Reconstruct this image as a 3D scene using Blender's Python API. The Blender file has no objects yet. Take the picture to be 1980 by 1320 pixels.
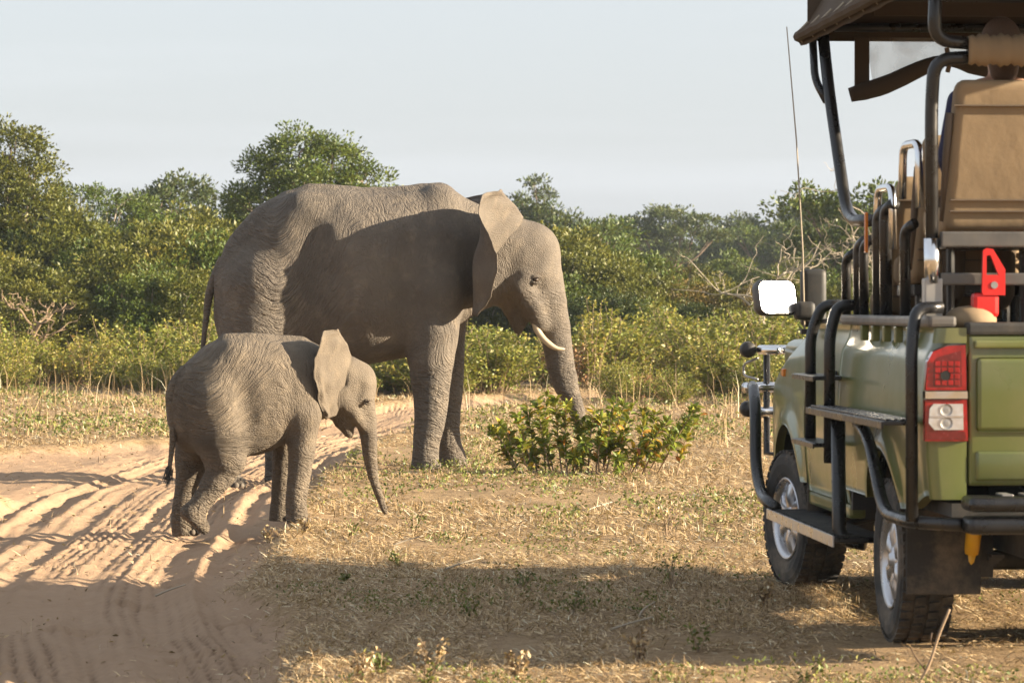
import bpy, bmesh, math, random
import numpy as np
from mathutils import Vector, Matrix

# ------------------------------------------------------------------ camera, sky, sun, exposure
scene = bpy.context.scene
C = scene.collection
rad = math.radians
FPX, EYE, HOR = 6380.0, 1.6, 590.0          # focal length in photo pixels, eye height, horizon row
cam_d = bpy.data.cameras.new('camera'); cam = bpy.data.objects.new('camera', cam_d); C.objects.link(cam)
cam_d.sensor_width = 36.0; cam_d.lens = FPX * 36.0 / 1980.0
cam_d.clip_start = 0.1; cam_d.clip_end = 5000.0
cam.location = (0, 0, EYE); cam.rotation_euler = (rad(90) - math.atan(70.0 / FPX), 0, 0)
cam_d.dof.use_dof = True; cam_d.dof.focus_distance = 28.0; cam_d.dof.aperture_fstop = 8.0
scene.camera = cam

SUN_EL, SUN_AZ = rad(15.5), rad(-7.0)       # azimuth measured from +x (the right), negative = towards the camera
sun_dir = Vector((math.cos(SUN_EL) * math.cos(SUN_AZ), math.cos(SUN_EL) * math.sin(SUN_AZ), math.sin(SUN_EL)))
world = bpy.data.worlds.new('World'); scene.world = world; world.use_nodes = True
wn = world.node_tree; wn.nodes.clear()
w_out = wn.nodes.new('ShaderNodeOutputWorld'); w_bg = wn.nodes.new('ShaderNodeBackground')
sky = wn.nodes.new('ShaderNodeTexSky'); sky.sky_type = 'NISHITA'; sky.sun_disc = False
sky.sun_elevation = SUN_EL; sky.sun_rotation = math.pi / 2 - SUN_AZ
sky.altitude = 0; sky.air_density = 1.0; sky.dust_density = 3.0; sky.ozone_density = 2.0
w_tc = wn.nodes.new('ShaderNodeTexCoord'); w_map = wn.nodes.new('ShaderNodeMapping')
w_map.inputs['Scale'].default_value = (1.6, 1.6, 26.0)
w_noise = wn.nodes.new('ShaderNodeTexNoise'); w_noise.inputs['Scale'].default_value = 1.6; w_noise.inputs['Detail'].default_value = 5
w_rmp = wn.nodes.new('ShaderNodeMapRange')
w_rmp.inputs['From Min'].default_value = 0.42; w_rmp.inputs['From Max'].default_value = 0.8
w_rmp.inputs['To Min'].default_value = 0.62; w_rmp.inputs['To Max'].default_value = 0.80
w_mix = wn.nodes.new('ShaderNodeMix'); w_mix.data_type = 'RGBA'
w_mix.inputs['B'].default_value = (5.0, 5.2, 5.5, 1)       # thin high veil of cloud
wn.links.new(w_tc.outputs['Generated'], w_map.inputs['Vector']); wn.links.new(w_map.outputs['Vector'], w_noise.inputs['Vector'])
wn.links.new(w_noise.outputs['Fac'], w_rmp.inputs['Value']); wn.links.new(w_rmp.outputs['Result'], w_mix.inputs['Factor'])
wn.links.new(sky.outputs['Color'], w_mix.inputs['A']); wn.links.new(w_mix.outputs['Result'], w_bg.inputs['Color'])
w_bg.inputs['Strength'].default_value = 0.05
wn.links.new(w_bg.outputs['Background'], w_out.inputs['Surface'])
sun_l = bpy.data.lights.new('sun', 'SUN'); sun_l.energy = 5.0; sun_l.angle = rad(0.55); sun_l.color = (1.0, 0.84, 0.62)
sun_o = bpy.data.objects.new('sun', sun_l); C.objects.link(sun_o); sun_o.location = (30, -3, 20)
sun_o.rotation_euler = sun_dir.to_track_quat('Z', 'Y').to_euler()
scene.view_settings.view_transform = 'Standard'; scene.view_settings.look = 'None'
scene.view_settings.gamma = 1.0; scene.view_settings.use_curve_mapping = False
scene.view_settings.exposure = 1.95
scene.render.engine = 'CYCLES'
scene.cycles.use_denoising = True
scene.cycles.max_bounces = 6; scene.cycles.transparent_max_bounces = 8; scene.cycles.volume_bounces = 0
scene.cycles.diffuse_bounces = 3; scene.cycles.glossy_bounces = 3; scene.cycles.transmission_bounces = 4
scene.cycles.caustics_reflective = False; scene.cycles.caustics_refractive = False
scene.cycles.sample_clamp_indirect = 6.0

# ------------------------------------------------------------------ helpers
rng = np.random.default_rng(11)
random.seed(5)

def at(px, py, d):
    """the point that lies d metres away along the sight line through a photo pixel"""
    return ((px - 990.0) / FPX * d, d, EYE - (py - HOR) / FPX * d)

def hash3(i, j, k, s):
    n = (i * 374761393 + j * 668265263 + k * 2147483647 + s * 1274126177).astype(np.int64) & 0xFFFFFFFF
    n = ((n ^ (n >> 13)) * 1274126177) & 0xFFFFFFFF
    n = ((n ^ (n >> 15)) * 2246822519) & 0xFFFFFFFF
    return ((n ^ (n >> 16)) & 0xFFFFFF) / float(0xFFFFFF)

def vn(x, y, z=None, s=0):
    """smooth value noise in 0..1"""
    x = np.asarray(x, float); y = np.asarray(y, float)
    z = np.zeros_like(x) if z is None else np.asarray(z, float)
    i, j, k = np.floor(x).astype(np.int64), np.floor(y).astype(np.int64), np.floor(z).astype(np.int64)
    f, g, h = x - i, y - j, z - k
    f = f * f * (3 - 2 * f); g = g * g * (3 - 2 * g); h = h * h * (3 - 2 * h)
    r = 0
    for a in (0, 1):
        for b in (0, 1):
            for c in (0, 1):
                r = r + hash3(i + a, j + b, k + c, s) * (f if a else 1 - f) * (g if b else 1 - g) * (h if c else 1 - h)
    return r

def sst(a, b, x):
    t = np.clip((np.asarray(x, float) - a) / (b - a), 0, 1)
    return t * t * (3 - 2 * t)

def mesh(name, V, F, mat=None, smooth=False, attrs=None):
    V = np.asarray(V, np.float32); me = bpy.data.meshes.new(name)
    if isinstance(F, np.ndarray):
        n, k = F.shape
        me.vertices.add(len(V)); me.vertices.foreach_set('co', V.ravel())
        me.loops.add(n * k); me.loops.foreach_set('vertex_index', F.astype(np.int32).ravel())
        me.polygons.add(n); me.polygons.foreach_set('loop_start', np.arange(0, n * k, k, dtype=np.int32))
        me.update(calc_edges=True); me.validate()
    else:
        me.from_pydata([tuple(map(float, v)) for v in V], [], [tuple(map(int, f)) for f in F]); me.update()
    if smooth and len(me.polygons):
        me.polygons.foreach_set('use_smooth', np.ones(len(me.polygons), bool))
    for an, arr in (attrs or {}).items():
        arr = np.asarray(arr, np.float32)
        if arr.ndim == 1:
            me.attributes.new(an, 'FLOAT', 'POINT').data.foreach_set('value', arr)
        else:
            me.attributes.new(an, 'FLOAT_VECTOR', 'POINT').data.foreach_set('vector', arr.ravel())
    for m in (mat if isinstance(mat, (list, tuple)) else [mat]):
        if m: me.materials.append(m)
    return me

def ob(name, me, parent=None, loc=(0, 0, 0), rot=(0, 0, 0), label=None, cat=None, group=None, kind=None):
    o = bpy.data.objects.new(name, me); C.objects.link(o)
    o.location = loc; o.rotation_euler = rot
    if parent: o.parent = parent
    if label: o['label'] = label
    if cat: o['category'] = cat
    if group: o['group'] = group
    if kind: o['kind'] = kind
    return o

def thing(name, loc, label, cat, group=None, rotz=0.0):
    return ob(name, None, None, loc, (0, 0, rotz), label, cat, group)

def join(parts):
    V, F, n = [], [], 0
    for v, f in parts:
        V.append(np.asarray(v, float)); F += [tuple(int(i) + n for i in q) for q in f]; n += len(v)
    return np.concatenate(V), F

def part(name, vf, mat, parent, smooth=False, label=None):
    o = ob(name, mesh(name, vf[0], vf[1], mat, smooth), parent)
    if label: o['label'] = label
    return o

def box(x0, x1, y0, y1, z0, z1, bev=0.0, seg=2):
    bm = bmesh.new()
    bmesh.ops.create_cube(bm, size=1.0)
    for v in bm.verts:
        v.co = Vector(((x0 + x1) / 2 + v.co.x * (x1 - x0), (y0 + y1) / 2 + v.co.y * (y1 - y0), (z0 + z1) / 2 + v.co.z * (z1 - z0)))
    if bev: bmesh.ops.bevel(bm, geom=bm.edges[:], offset=bev, segments=seg, affect='EDGES', profile=0.6)
    bm.verts.index_update()
    r = (np.array([v.co[:] for v in bm.verts]), [[v.index for v in f.verts] for f in bm.faces]); bm.free()
    return r

def crom(P, n):
    """Catmull-Rom through the points, n samples per span"""
    P = np.asarray(P, float); Q = np.vstack([2 * P[0] - P[1], P, 2 * P[-1] - P[-2]]); out = []
    for i in range(1, len(Q) - 2):
        for t in np.linspace(0, 1, n, endpoint=False):
            a, b, c, d = Q[i - 1], Q[i], Q[i + 1], Q[i + 2]
            out.append(0.5 * (2 * b + (c - a) * t + (2 * a - 5 * b + 4 * c - d) * t * t + (3 * b - a - 3 * c + d) * t ** 3))
    out.append(P[-1]); return np.array(out)

def fillet(P, r, n=6):
    P = [np.asarray(p, float) for p in P]; out = [P[0]]
    for i in range(1, len(P) - 1):
        a, b, c = P[i - 1], P[i], P[i + 1]
        da, dc = a - b, c - b; la, lc = np.linalg.norm(da), np.linalg.norm(dc)
        k = min(r, la * 0.48, lc * 0.48); s, e = b + da / la * k, b + dc / lc * k
        for t in np.linspace(0, 1, n): out.append(s * (1 - t) ** 2 + 2 * b * t * (1 - t) + e * t * t)
    out.append(P[-1]); return np.array(out)

def tube(P, R, seg=8, cap=True):
    P = np.asarray(P, float); n = len(P); R = np.broadcast_to(np.asarray(R, float), (n,))
    T = np.gradient(P, axis=0); T /= np.linalg.norm(T, axis=1)[:, None] + 1e-9
    u = np.cross(T[0], (0, 0, 1.0)); 
    if np.linalg.norm(u) < 1e-3: u = np.array((1.0, 0, 0))
    V = []
    ang = np.arange(seg) / seg * 2 * np.pi
    for i in range(n):
        u = u - T[i] * (u @ T[i]); u /= np.linalg.norm(u) + 1e-9; w = np.cross(T[i], u)
        V.append(P[i] + R[i] * (np.cos(ang)[:, None] * u + np.sin(ang)[:, None] * w))
    F = [(i * seg + j, i * seg + (j + 1) % seg, (i + 1) * seg + (j + 1) % seg, (i + 1) * seg + j) for i in range(n - 1) for j in range(seg)]
    if cap: F += [tuple(range(seg))[::-1], tuple((n - 1) * seg + j for j in range(seg))]
    return np.concatenate(V), F

def lathe(prof, seg, axis='y', c=(0, 0, 0)):
    """profile of (radius, along-axis) pairs"""
    V, F, n = [], [], len(prof)
    for i in range(seg):
        a = 2 * math.pi * i / seg
        for r, h in prof:
            p = (r * math.cos(a), h, r * math.sin(a)) if axis == 'y' else (r * math.cos(a), r * math.sin(a), h)
            V.append((p[0] + c[0], p[1] + c[1], p[2] + c[2]))
    for i in range(seg):
        for j in range(n - 1):
            F.append((i * n + j, ((i + 1) % seg) * n + j, ((i + 1) % seg) * n + j + 1, i * n + j + 1))
    return np.array(V), F

def prism(poly, h0, h1, fn):
    """extrude a 2-D outline; fn(a, b, h) gives the point"""
    n = len(poly)
    V = [fn(a, b, h0) for a, b in poly] + [fn(a, b, h1) for a, b in poly]
    F = [tuple(range(n))[::-1], tuple(range(n, 2 * n))] + [(i, (i + 1) % n, n + (i + 1) % n, n + i) for i in range(n)]
    return np.array(V, float), F

# ------------------------------------------------------------------ materials
def nmat(name):
    m = bpy.data.materials.new(name); m.use_nodes = True; nt = m.node_tree; nt.nodes.clear()
    def nd(t, ins=None, **kw):
        n = nt.nodes.new('ShaderNode' + t)
        for k, v in kw.items(): setattr(n, k, v)
        for k, v in (ins or {}).items():
            s = n.inputs[k]
            if isinstance(v, bpy.types.NodeSocket): nt.links.new(v, s)
            else:
                if hasattr(s.default_value, '__len__') and not isinstance(v, str) and len(v) == 3 and len(s.default_value) == 4: v = (*v, 1)
                s.default_value = v
        return n
    def out(sh, vol=None):
        o = nt.nodes.new('ShaderNodeOutputMaterial')
        if sh is not None: nt.links.new(sh, o.inputs['Surface'])
        if vol is not None: nt.links.new(vol, o.inputs['Volume'])
        return m
    def ramp(fac, stops):
        n = nt.nodes.new('ShaderNodeValToRGB'); e = n.color_ramp.elements
        while len(e) < len(stops): e.new(0.5)
        for el, (p, c) in zip(e, stops): el.position = p; el.color = (*c, 1) if len(c) == 3 else c
        nt.links.new(fac, n.inputs['Fac']); return n.outputs['Color']
    def math_(op, a, b=0.0, c=None):
        n = nt.nodes.new('ShaderNodeMath'); n.operation = op
        for i, v in enumerate((a, b) if c is None else (a, b, c)):
            if isinstance(v, bpy.types.NodeSocket): nt.links.new(v, n.inputs[i])
            else: n.inputs[i].default_value = v
        return n.outputs[0]
    def mix(f, a, b, bt='MIX'):
        n = nt.nodes.new('ShaderNodeMix'); n.data_type = 'RGBA'; n.blend_type = bt
        for k, v in (('Factor', f), ('A', a), ('B', b)):
            s = n.inputs[k] if k == 'Factor' else [q for q in n.inputs if q.name == k and q.type == 'RGBA'][0]
            if isinstance(v, bpy.types.NodeSocket): nt.links.new(v, s)
            else: s.default_value = (*v, 1) if k != 'Factor' and len(v) == 3 else v
        return [q for q in n.outputs if q.type == 'RGBA'][0]
    return m, nd, out, ramp, math_, mix

def simple(name, col, rough=0.6, metal=0.0, spec=0.5, coat=0.0, var=0.12, scale=9.0, bump=0.0, bscale=60.0, dust=0.0, **kw):
    """plain paint, metal, rubber or cloth with a little wear and grain"""
    m, nd, out, ramp, mt, mix = nmat(name)
    tc = nd('TexCoord').outputs['Object']
    n = nd('TexNoise', {'Vector': tc, 'Scale': scale, 'Detail': 6.0}).outputs['Fac']
    c = mix(n, tuple(max(0, x * (1 - var)) for x in col), tuple(min(1, x * (1 + var)) for x in col))
    r = nd('MapRange', {'Value': n, 'From Min': 0.3, 'From Max': 0.7, 'To Min': max(0.02, rough - 0.08), 'To Max': min(1, rough + 0.1)}).outputs[0]
    if dust:
        n2 = nd('TexNoise', {'Vector': tc, 'Scale': scale * 0.6, 'Detail': 8.0, 'Roughness': 0.7}).outputs['Fac']
        f = nd('MapRange', {'Value': n2, 'From Min': 0.45, 'From Max': 0.75, 'To Min': 0.0, 'To Max': dust}).outputs[0]
        c = mix(f, c, (0.36, 0.27, 0.18))
    p = nd('BsdfPrincipled', {'Base Color': c, 'Roughness': r, 'Metallic': metal, 'Specular IOR Level': spec, 'Coat Weight': coat, 'Coat Roughness': 0.08, **kw})
    if bump:
        b = nd('Bump', {'Height': nd('TexNoise', {'Vector': tc, 'Scale': bscale, 'Detail': 4.0}).outputs['Fac'], 'Strength': bump, 'Distance': 0.01})
        p.inputs['Normal'].default_value = (0, 0, 0); m.node_tree.links.new(b.outputs[0], p.inputs['Normal'])
    return out(p.outputs[0])

def leaf_mat(name, stops, trans=0.15, rough=0.5, hue=0.25):
    m, nd, out, ramp, mt, mix = nmat(name)
    r = nd('Attribute', attribute_name='rnd').outputs['Fac']
    oi = nd('ObjectInfo').outputs['Random']
    f = mt('ADD', mt('MULTIPLY', r, 1 - hue), mt('MULTIPLY', oi, hue))
    c = ramp(f, stops)
    p = nd('BsdfPrincipled', {'Base Color': c, 'Roughness': rough, 'Specular IOR Level': 0.35})
    t = nd('BsdfTranslucent', {'Color': mix(0.5, c, (0.32, 0.30, 0.05))})
    s = nd('MixShader', {0: trans, 1: p.outputs[0], 2: t.outputs[0]})
    return out(s.outputs[0])

M = {}
M['leaf_olive'] = leaf_mat('leaf_olive', [(0.0, (0.041, 0.058, 0.007)), (0.45, (0.089, 0.099, 0.013)), (0.8, (0.143, 0.133, 0.020)), (1.0, (0.226, 0.173, 0.033))])
M['leaf_green'] = leaf_mat('leaf_green', [(0.0, (0.032, 0.064, 0.009)), (0.5, (0.065, 0.100, 0.012)), (0.85, (0.108, 0.134, 0.017)), (1.0, (0.162, 0.164, 0.025))])
M['leaf_dark'] = leaf_mat('leaf_dark', [(0.0, (0.025, 0.044, 0.010)), (0.6, (0.045, 0.069, 0.015)), (1.0, (0.085, 0.101, 0.024))])
M['leaf_brown'] = leaf_mat('leaf_brown', [(0.0, (0.064, 0.050, 0.010)), (0.5, (0.116, 0.083, 0.018)), (1.0, (0.201, 0.118, 0.027))])
M['leaf_shrub'] = leaf_mat('leaf_shrub', [(0.0, (0.069, 0.101, 0.013)), (0.4, (0.138, 0.161, 0.021)), (0.7, (0.239, 0.221, 0.036)), (0.9, (0.331, 0.248, 0.052)), (1.0, (0.304, 0.147, 0.043))], trans=0.22, hue=0.25)
M['leaf_bush'] = leaf_mat('leaf_bush', [(0.0, (0.085, 0.132, 0.016)), (0.5, (0.161, 0.202, 0.025)), (0.8, (0.283, 0.274, 0.045)), (0.93, (0.490, 0.352, 0.034)), (1.0, (0.376, 0.106, 0.028))], trans=0.28, rough=0.42, hue=0.0)
M['herb'] = leaf_mat('herb', [(0.0, (0.055, 0.086, 0.017)), (0.5, (0.111, 0.140, 0.027)), (1.0, (0.221, 0.205, 0.054))], hue=0.0)
M['straw'] = leaf_mat('straw', [(0.0, (0.104, 0.063, 0.034)), (0.25, (0.231, 0.151, 0.074)), (0.6, (0.450, 0.315, 0.162)), (0.88, (0.633, 0.486, 0.296)), (1.0, (0.665, 0.679, 0.535))], trans=0.12, rough=0.6, hue=0.0)
M['bark'] = simple('bark', (0.16, 0.12, 0.085), 0.9, var=0.4, scale=6, bump=0.6, bscale=25)
M['bark_pale'] = simple('bark_pale', (0.33, 0.28, 0.21), 0.85, var=0.25, scale=6, bump=0.4, bscale=20)
M['twig'] = simple('twig', (0.27, 0.19, 0.12), 0.85, var=0.3, scale=12)
M['paint'] = simple('olive_paint', (0.122, 0.140, 0.036), 0.33, spec=0.5, coat=0.5, var=0.06, dust=0.22, scale=3)
M['black_tube'] = simple('black_tube', (0.012, 0.012, 0.013), 0.3, spec=0.5, var=0.3, dust=0.03, scale=14)
M['rubber'] = simple('rubber', (0.03, 0.028, 0.026), 0.85, var=0.3, dust=0.45, scale=8, bump=0.2)
M['plastic'] = simple('plastic', (0.022, 0.022, 0.022), 0.6, var=0.25, dust=0.15, scale=10)
M['alloy'] = simple('alloy', (0.55, 0.55, 0.57), 0.3, metal=0.85, var=0.1, dust=0.25, scale=12)
M['chrome'] = simple('chrome', (0.75, 0.75, 0.76), 0.14, metal=1.0, var=0.05)
M['steel'] = simple('steel', (0.33, 0.32, 0.31), 0.45, metal=0.8, var=0.25, dust=0.15)
M['dark_steel'] = simple('dark_steel', (0.11, 0.105, 0.10), 0.5, metal=0.5, var=0.3, dust=0.2)
M['canvas'] = simple('canvas', (0.075, 0.054, 0.037), 0.9, var=0.15, scale=5, bump=0.25, bscale=14, spec=0.2)
M['seat_tan'] = simple('seat_tan', (0.25, 0.18, 0.108), 0.8, var=0.22, scale=5, bump=0.5, bscale=7, spec=0.25)
M['seat_dark'] = simple('seat_dark', (0.13, 0.10, 0.075), 0.8, var=0.15, scale=6, spec=0.25)
M['red_plastic'] = simple('red_plastic', (0.62, 0.018, 0.014), 0.35, var=0.1)
M['red_lens'] = simple('red_lens', (0.24, 0.004, 0.005), 0.14, var=0.8, scale=38, coat=1.0)
M['red_dark'] = simple('red_dark', (0.11, 0.002, 0.003), 0.2, var=0.5, scale=60, coat=1.0)
M['clear_lens'] = simple('clear_lens', (0.62, 0.62, 0.64), 0.12, metal=0.6, var=0.3, scale=35, coat=1.0)
M['amber'] = simple('amber', (0.7, 0.2, 0.02), 0.2, var=0.1, coat=0.6)
M['yellow'] = simple('yellow_paint', (0.75, 0.42, 0.01), 0.35, var=0.1, dust=0.15)
M['mirror'] = simple('mirror', (0.95, 0.95, 0.95), 0.42, metal=1.0, var=0.02)
M['navy'] = simple('navy_cloth', (0.012, 0.016, 0.06), 0.85, var=0.2, scale=20)
M['skin'] = simple('skin', (0.5, 0.29, 0.2), 0.55, var=0.1, scale=20)
M['hair'] = simple('hair', (0.10, 0.055, 0.03), 0.6, var=0.4, scale=60, bump=0.6, bscale=140)
M['ivory'] = simple('ivory', (0.42, 0.345, 0.24), 0.4, var=0.2, scale=14, bump=0.15, bscale=40)
M['eye'] = simple('eye', (0.03, 0.018, 0.01), 0.1, var=0.2)
M['nail'] = simple('nail', (0.11, 0.088, 0.066), 0.75, var=0.2, scale=20)
M['tail_hair'] = simple('tail_hair', (0.02, 0.016, 0.013), 0.6, var=0.3)
M['cavity'] = simple('cavity', (0.01, 0.01, 0.01), 0.9)
M['dark_print'] = simple('dark_print', (0.02, 0.022, 0.02), 0.5)
M['pale_print'] = simple('pale_print', (0.5, 0.5, 0.42), 0.5)

def vinyl_mat():
    m, nd, out, ramp, mt, mix = nmat('clear_vinyl')
    tc = nd('TexCoord').outputs['Object']
    n = nd('TexNoise', {'Vector': tc, 'Scale': 7.0, 'Detail': 5.0}).outputs['Fac']
    f = nd('MapRange', {'Value': n, 'From Min': 0.35, 'From Max': 0.75, 'To Min': 0.25, 'To Max': 0.6}).outputs[0]
    d = nd('BsdfPrincipled', {'Base Color': (0.6, 0.58, 0.54), 'Roughness': 0.35})
    t = nd('BsdfTransparent', {'Color': (0.9, 0.88, 0.85)})
    return out(nd('MixShader', {0: f, 1: t.outputs[0], 2: d.outputs[0]}).outputs[0])
M['vinyl'] = vinyl_mat()

def skin_mat(name, colA, colB, dustc, fine):
    """wrinkled elephant hide: creases run across the 'wc' x direction"""
    m, nd, out, ramp, mt, mix = nmat(name)
    wc = nd('Attribute', attribute_name='wc').outputs['Vector']
    tc = nd('TexCoord').outputs['Object']
    def ridged(vec, sc, scale, det, dist):
        v = nd('VectorMath', {0: vec, 1: sc}, operation='MULTIPLY').outputs[0]
        n = nd('TexNoise', {'Vector': v, 'Scale': scale, 'Detail': det, 'Distortion': dist, 'Roughness': 0.5}).outputs['Fac']
        a = mt('ABSOLUTE', mt('MULTIPLY', mt('SUBTRACT', n, 0.5), 2.0))
        return mt('POWER', mt('MINIMUM', mt('MULTIPLY', a, 4.0), 1.0), 0.6)
    r1 = ridged(wc, (1.0, 0.27, 0.27), 15.0 * fine, 3.0, 0.7)
    r2 = ridged(wc, (0.25, 1.0, 0.5), 11.0 * fine, 2.0, 0.5)
    r3 = ridged(wc, (1.0, 0.3, 0.3), 34.0 * fine, 2.0, 0.5)
    vor = nd('TexVoronoi', {'Vector': tc, 'Scale': 46.0 * fine}, feature='DISTANCE_TO_EDGE').outputs['Distance']
    vo = mt('MINIMUM', mt('MULTIPLY', vor, 5.0), 1.0)
    mk = nd('MapRange', {'Value': nd('TexNoise', {'Vector': tc, 'Scale': 2.2 * fine, 'Detail': 2.0}).outputs['Fac'], 'From Min': 0.35, 'From Max': 0.65, 'To Min': 0.35, 'To Max': 1.0}).outputs[0]
    wgt = nd('Attribute', attribute_name='wk').outputs['Fac']
    h = mt('ADD', mt('MULTIPLY', mt('ADD', mt('MULTIPLY', r1, 1.25), mt('MULTIPLY', r2, 0.45)), mt('MULTIPLY', mk, wgt)), mt('ADD', mt('MULTIPLY', mt('MULTIPLY', r3, 0.5), mt('ADD', wgt, 0.04)), mt('MULTIPLY', vo, 0.11)))
    b = nd('Bump', {'Height': h, 'Strength': 1.0, 'Distance': 0.028 / fine})
    n1 = nd('TexNoise', {'Vector': tc, 'Scale': 1.7 * fine, 'Detail': 8.0, 'Roughness': 0.65}).outputs['Fac']
    n2 = nd('TexNoise', {'Vector': tc, 'Scale': 7.0 * fine, 'Detail': 6.0, 'Roughness': 0.7}).outputs['Fac']
    c = mix(nd('MapRange', {'Value': n1, 'From Min': 0.3, 'From Max': 0.7}).outputs[0], colA, colB)
    c = mix(nd('MapRange', {'Value': n2, 'From Min': 0.5, 'From Max': 0.75, 'To Max': 0.55}).outputs[0], c, dustc)
    p = nd('BsdfPrincipled', {'Base Color': c, 'Roughness': 0.78, 'Specular IOR Level': 0.3, 'Normal': b.outputs[0]})
    return out(p.outputs[0])
M['hide'] = skin_mat('elephant_hide', (0.088, 0.074, 0.062), (0.142, 0.119, 0.094), (0.215, 0.172, 0.125), 1.0)
M['hide_calf'] = skin_mat('calf_hide', (0.098, 0.079, 0.06), (0.148, 0.119, 0.087), (0.215, 0.168, 0.115), 1.35)

def ground_mat():
    m, nd, out, ramp, mt, mix = nmat('ground_soil')
    tc = nd('TexCoord').outputs['Object']
    s = nd('Attribute', attribute_name='sand').outputs['Fac']
    nA = nd('TexNoise', {'Vector': tc, 'Scale': 1.3, 'Detail': 7.0, 'Roughness': 0.65}).outputs['Fac']
    nB = nd('TexNoise', {'Vector': tc, 'Scale': 14.0, 'Detail': 8.0, 'Roughness': 0.7}).outputs['Fac']
    nC = nd('TexNoise', {'Vector': tc, 'Scale': 55.0, 'Detail': 5.0, 'Roughness': 0.7}).outputs['Fac']
    sand = mix(nA, (0.335, 0.222, 0.138), (0.435, 0.305, 0.20))
    sand = mix(nd('MapRange', {'Value': nB, 'From Min': 0.35, 'From Max': 0.7, 'To Min': 0.0, 'To Max': 0.4}).outputs[0], sand, (0.275, 0.18, 0.117))
    rut_shade = nd('Attribute', attribute_name='rut_shade').outputs['Fac']
    sand = mix(nd('MapRange', {'Value': rut_shade, 'From Min': 0.0, 'From Max': 1.0, 'To Min': 0.0, 'To Max': 0.8}).outputs[0], sand, (0.20, 0.13, 0.085))  # groove shade painted into the sand colour, darker along ruts and tread lines
    soil = ramp(nB, [(0.25, (0.17, 0.112, 0.062)), (0.5, (0.31, 0.215, 0.118)), (0.75, (0.45, 0.33, 0.195))])
    soil = mix(nd('MapRange', {'Value': nA, 'From Min': 0.4, 'From Max': 0.7, 'To Min': 0.0, 'To Max': 0.5}).outputs[0], soil, (0.36, 0.245, 0.15))
    soil = mix(nd('MapRange', {'Value': nC, 'From Min': 0.5, 'From Max': 0.62, 'To Min': 0.0, 'To Max': 0.5}).outputs[0], soil, (0.14, 0.092, 0.055))
    nD = nd('TexNoise', {'Vector': tc, 'Scale': 4.0, 'Detail': 6.0, 'Roughness': 0.7}).outputs['Fac']
    e = mt('ADD', s, mt('ADD', mt('MULTIPLY', mt('SUBTRACT', nB, 0.5), 1.1), mt('MULTIPLY', mt('SUBTRACT', nD, 0.5), 1.3)))
    f = nd('MapRange', {'Value': e, 'From Min': 0.35, 'From Max': 0.65}, interpolation_type='SMOOTHSTEP').outputs[0]
    c = mix(f, soil, sand)
    nE = nd('TexNoise', {'Vector': tc, 'Scale': 130.0, 'Detail': 3.0, 'Roughness': 0.7}).outputs['Fac']
    h = mt('ADD', mt('ADD', mt('MULTIPLY', nB, 0.8), mt('MULTIPLY', nD, 0.8)), mt('ADD', mt('MULTIPLY', nC, 0.5), mt('MULTIPLY', nE, 0.15)))
    b = nd('Bump', {'Height': h, 'Strength': 0.8, 'Distance': 0.035})
    p = nd('BsdfPrincipled', {'Base Color': c, 'Roughness': 0.95, 'Specular IOR Level': 0.1, 'Normal': b.outputs[0]})
    return out(p.outputs[0])
M['ground'] = ground_mat()

# ------------------------------------------------------------------ ground and sand track
TA = crom([(-0.9, 4, 1.1), (-1.45, 9, 1.1), (-2.0, 14, 1.12), (-2.4, 17, 1.15), (-2.75, 20, 1.15), (-2.95, 24, 1.25), (-3.15, 28, 1.3), (-3.1, 32, 1.35),
           (-2.95, 36, 1.3), (-2.7, 40, 1.1), (-2.1, 45, 0.95), (-1.55, 51, 0.9), (-0.3, 56, 0.9), (2.0, 60, 0.9), (6, 63.5, 0.9), (14, 67, 0.9)], 14)
TB = crom([(-24, 28, 3.6), (-16, 29, 3.6), (-9, 30, 3.6), (-5.8, 31.5, 3.4), (-4.0, 34.5, 2.4), (-3.2, 38, 1.5), (-2.6, 41.5, 1.0)], 14)

FOOT = [(-2.2 + .95 * math.sin(i * 2.1) - .035 * (20 - 14 - i * .55), 14 + i * .55, .17 + .04 * math.sin(i * 3.3)) for i in range(40)]
def trackco(x, y, T):
    """signed offset across a track and arc length along it"""
    sl = np.concatenate([[0], np.cumsum(np.linalg.norm(np.diff(T[:, :2], axis=0), axis=1))])
    tg = np.gradient(T[:, :2], axis=0); tg /= np.linalg.norm(tg, axis=1)[:, None]
    t = np.empty_like(x); s = np.empty_like(x); hw = np.empty_like(x)
    for i in range(0, len(x), 20000):
        xs, ys = x[i:i + 20000], y[i:i + 20000]
        d2 = (xs[:, None] - T[None, :, 0]) ** 2 + (ys[:, None] - T[None, :, 1]) ** 2
        k = d2.argmin(1); dx, dy = xs - T[k, 0], ys - T[k, 1]
        al = dx * tg[k, 0] + dy * tg[k, 1]
        off = dx * tg[k, 1] - dy * tg[k, 0]
        far = np.sqrt(d2[np.arange(len(k)), k])
        t[i:i + 20000] = np.where(np.abs(al) > 0.8, np.sign(off + 1e-6) * far, off); s[i:i + 20000] = sl[k] + al; hw[i:i + 20000] = T[k, 2]
    return t, s, hw

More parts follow.
